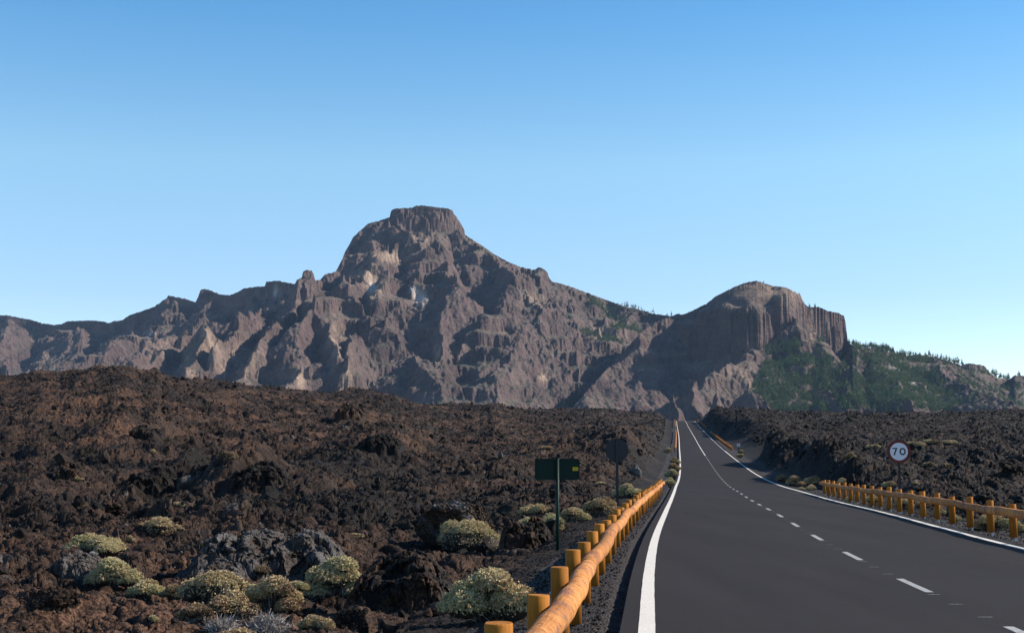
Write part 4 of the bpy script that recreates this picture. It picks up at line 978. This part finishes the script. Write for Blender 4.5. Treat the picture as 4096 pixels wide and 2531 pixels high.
def pines():
    X, Y, Z, px, py, own, CAP = MT; r = np.random.RandomState(8)
    dens = np.zeros(X.shape)
    nz = fbm(X / 60, Y / 60, 3, 700)
    for poly, d in (([(3040, 1330), (3110, 1360), (3230, 1370), (3290, 1410), (3370, 1480), (3420, 1560), (3480, 1650), (3060, 1650), (3000, 1560), (3060, 1470)], 1.0),
                    ([(3290, 1410), (3400, 1480), (3540, 1560), (3640, 1650), (3400, 1650), (3380, 1520)], .7),
                    ([(3390, 1355), (3560, 1395), (3700, 1430), (3760, 1520), (3840, 1600), (3800, 1650), (3600, 1650), (3500, 1540), (3400, 1440)], .45),
                    ([(3700, 1425), (4096, 1530), (4096, 1650), (3840, 1650), (3760, 1520)], .09),
                    ([(3265, 1325), (3400, 1375), (3400, 1400), (3270, 1370)], .3),
                    ([(2330, 1190), (2420, 1215), (2540, 1290), (2570, 1330), (2520, 1370), (2460, 1330), (2370, 1230)], .28), ([(2320, 1320), (2480, 1360), (2520, 1380), (2420, 1380), (2320, 1340)], .28), ([(2440, 1210), (2700, 1265), (2700, 1275), (2540, 1260), (2440, 1225)], .1)):
        dens = np.maximum(dens, inpoly(px, py, poly) * d)
    dens = dens * np.clip(.75 + 1.7 * nz, .05, 1.3)
    gx_, gy_ = np.gradient(Z, axis=1), np.gradient(Z, axis=0)
    dxs = np.gradient(X, axis=1); area = dxs * np.gradient(Y, axis=0)
    steep = np.hypot(gx_ / dxs, gy_ / np.gradient(Y, axis=0)); dens = dens * (steep < 1.5)
    pr = dens * area * .075
    ycs = np.where(own == 2, CAP[2][1][None], CAP[1][1][None])
    sel = np.nonzero((r.rand(*X.shape) < pr) & (Y < ycs - 4))
    n = len(sel[0]); import sys; sys.stderr.write("pines %d\n" % n)
    vs = [pine_shape(900 + i) for i in range(6)]
    P0 = np.stack([X[sel], Y[sel], Z[sel]], -1); hgt = r.uniform(8, 15.5, n); 
    mb = MB()
    for v in range(6):
        ii = np.arange(n)[np.arange(n) % 6 == v]; V, T, A = vs[v]; sc_ = np.stack([hgt[ii] * r.uniform(.85, 1.3, len(ii))] * 2 + [hgt[ii]], -1)
        VV = V[None] * sc_[:, None] + P0[ii][:, None]; TT = (T[None] + (np.arange(len(ii)) * len(V))[:, None, None]).reshape(-1, 3)
        mb.add(VV.reshape(-1, 3), None, TT, np.clip(A[None] * .5 + r.rand(len(ii), 1) * .5, 0, 1).ravel())
    tag(mb.build("pine_forest", M['pine']), "dark green pine wood covering the slope below the mesa cliff", "forest", kind='stuff')
    # single trees on the skylines
    crown = []; tm = trunk_mesh()
    for v in range(5):
        V, T, A = pine_shape(950 + v, 70); crown.append(mesh_np("crown", V, [T], M['pine'], dict(tint=A)))
    def tree(pxx, g, h, label, group, up=0):
        sl, yc = CAP[g]; k = int(np.clip(round((pxx + 950) / 3.5), 0, len(sl) - 1)); y = yc[k] - 2; x = acol(pxx) * y; z = ZC + sl[k] * y - 3.2; h = h * .82
        o = empty("pine_tree", (x, y, z), r.uniform(0, 6)); o.scale = (h * 1.1, h * 1.1, h); tag(o, label, "pine tree", group)
        link("crown", crown[r.randint(5)], o); link("trunk", tm, o)
    tree(3068, 2, 9, "lone squat pine on top of the mesa summit", "skyline pines")
    tree(3252, 2, 16, "thin pine in the notch right of the mesa cliff", "skyline pines"); tree(3275, 2, 13, "bushy pine beside the thin one in the cliff notch", "skyline pines")
    tree(3212, 2, 8, "tiny pine on the mesa cliff's right corner", "skyline pines")
    for x_ in list(range(3412, 3560, 13)): tree(x_ + r.uniform(-4, 4), 2, r.uniform(12, 19), "one of the close-set pines on the skyline just right of the cliff", "pines crowding the skyline right of the cliff")
    for x_ in (3578, 3590, 3602, 3612, 3626, 3634): tree(x_, 2, r.uniform(11, 17), "one of the pines where the crowded skyline row thins out", "pines at the end of the crowded row")
    for x_, h_, lb in ((3655, 16, "first"), (3667, 13, "second"), (3678, 11, "third"), (3694, 13, "fourth")): tree(x_, 2, h_, "%s from the left of four spaced pines on the bare skyline" % lb, "spaced pines on the bare skyline")
    tree(3716, 2, 13, "small pine just left of the tallest skyline pine", "spaced pines on the bare skyline"); tree(3731, 2, 20, "tallest spaced pine on the bare skyline", "spaced pines on the bare skyline"); tree(3746, 2, 13, "small pine just right of the tallest skyline pine", "spaced pines on the bare skyline")
    for x_ in (3765, 3780, 3790, 3800, 3812, 3822, 3830, 3838): tree(x_, 2, r.uniform(13, 20), "one of the clustered pines above the bare brown slope", "clustered pines above the brown slope")
    tree(3845, 2, 24, "tall twin pine at the right end of the cluster", "clustered pines above the brown slope"); tree(3862, 2, 20, "lone narrow pine left of the rocky knob", "pines near the rocky knob")
    for x_ in (3985, 3992, 4015, 4030, 4038, 4046, 4090): tree(x_, 2, r.uniform(15, 24), "one of the pines on the skyline near the right edge", "skyline pines near the right edge")
    tree(3999, 2, 28, "tall dark pine right of the rocky knob", "skyline pines near the right edge")
    for x_ in (2516, 2535, 2545, 2560, 2575, 2585, 2598, 2625, 2641, 2650, 2675, 2692): tree(x_, 1, r.uniform(6, 10), "one of the small pines along the saddle skyline between the two mountains", "small pines along the saddle")
pines()

# ------------------------------------------------------------------ haze (even air over the whole place)
mb = MB(); mb.box((0, 3200, 595), (12400, 7400, 1210)); 
hm = bpy.data.materials.new("haze"); hm.use_nodes = True; ht = hm.node_tree; ht.nodes.clear()
ho = ht.nodes.new("ShaderNodeOutputMaterial"); pv = ht.nodes.new("ShaderNodeVolumePrincipled")
pv.inputs['Color'].default_value = (.42, .66, 1, 1); pv.inputs['Density'].default_value = 2.2e-5; pv.inputs['Anisotropy'].default_value = 0.0
ht.links.new(pv.outputs[0], ho.inputs['Volume'])
tag(mb.build("haze", hm), "thin blue haze in the air", kind='stuff')
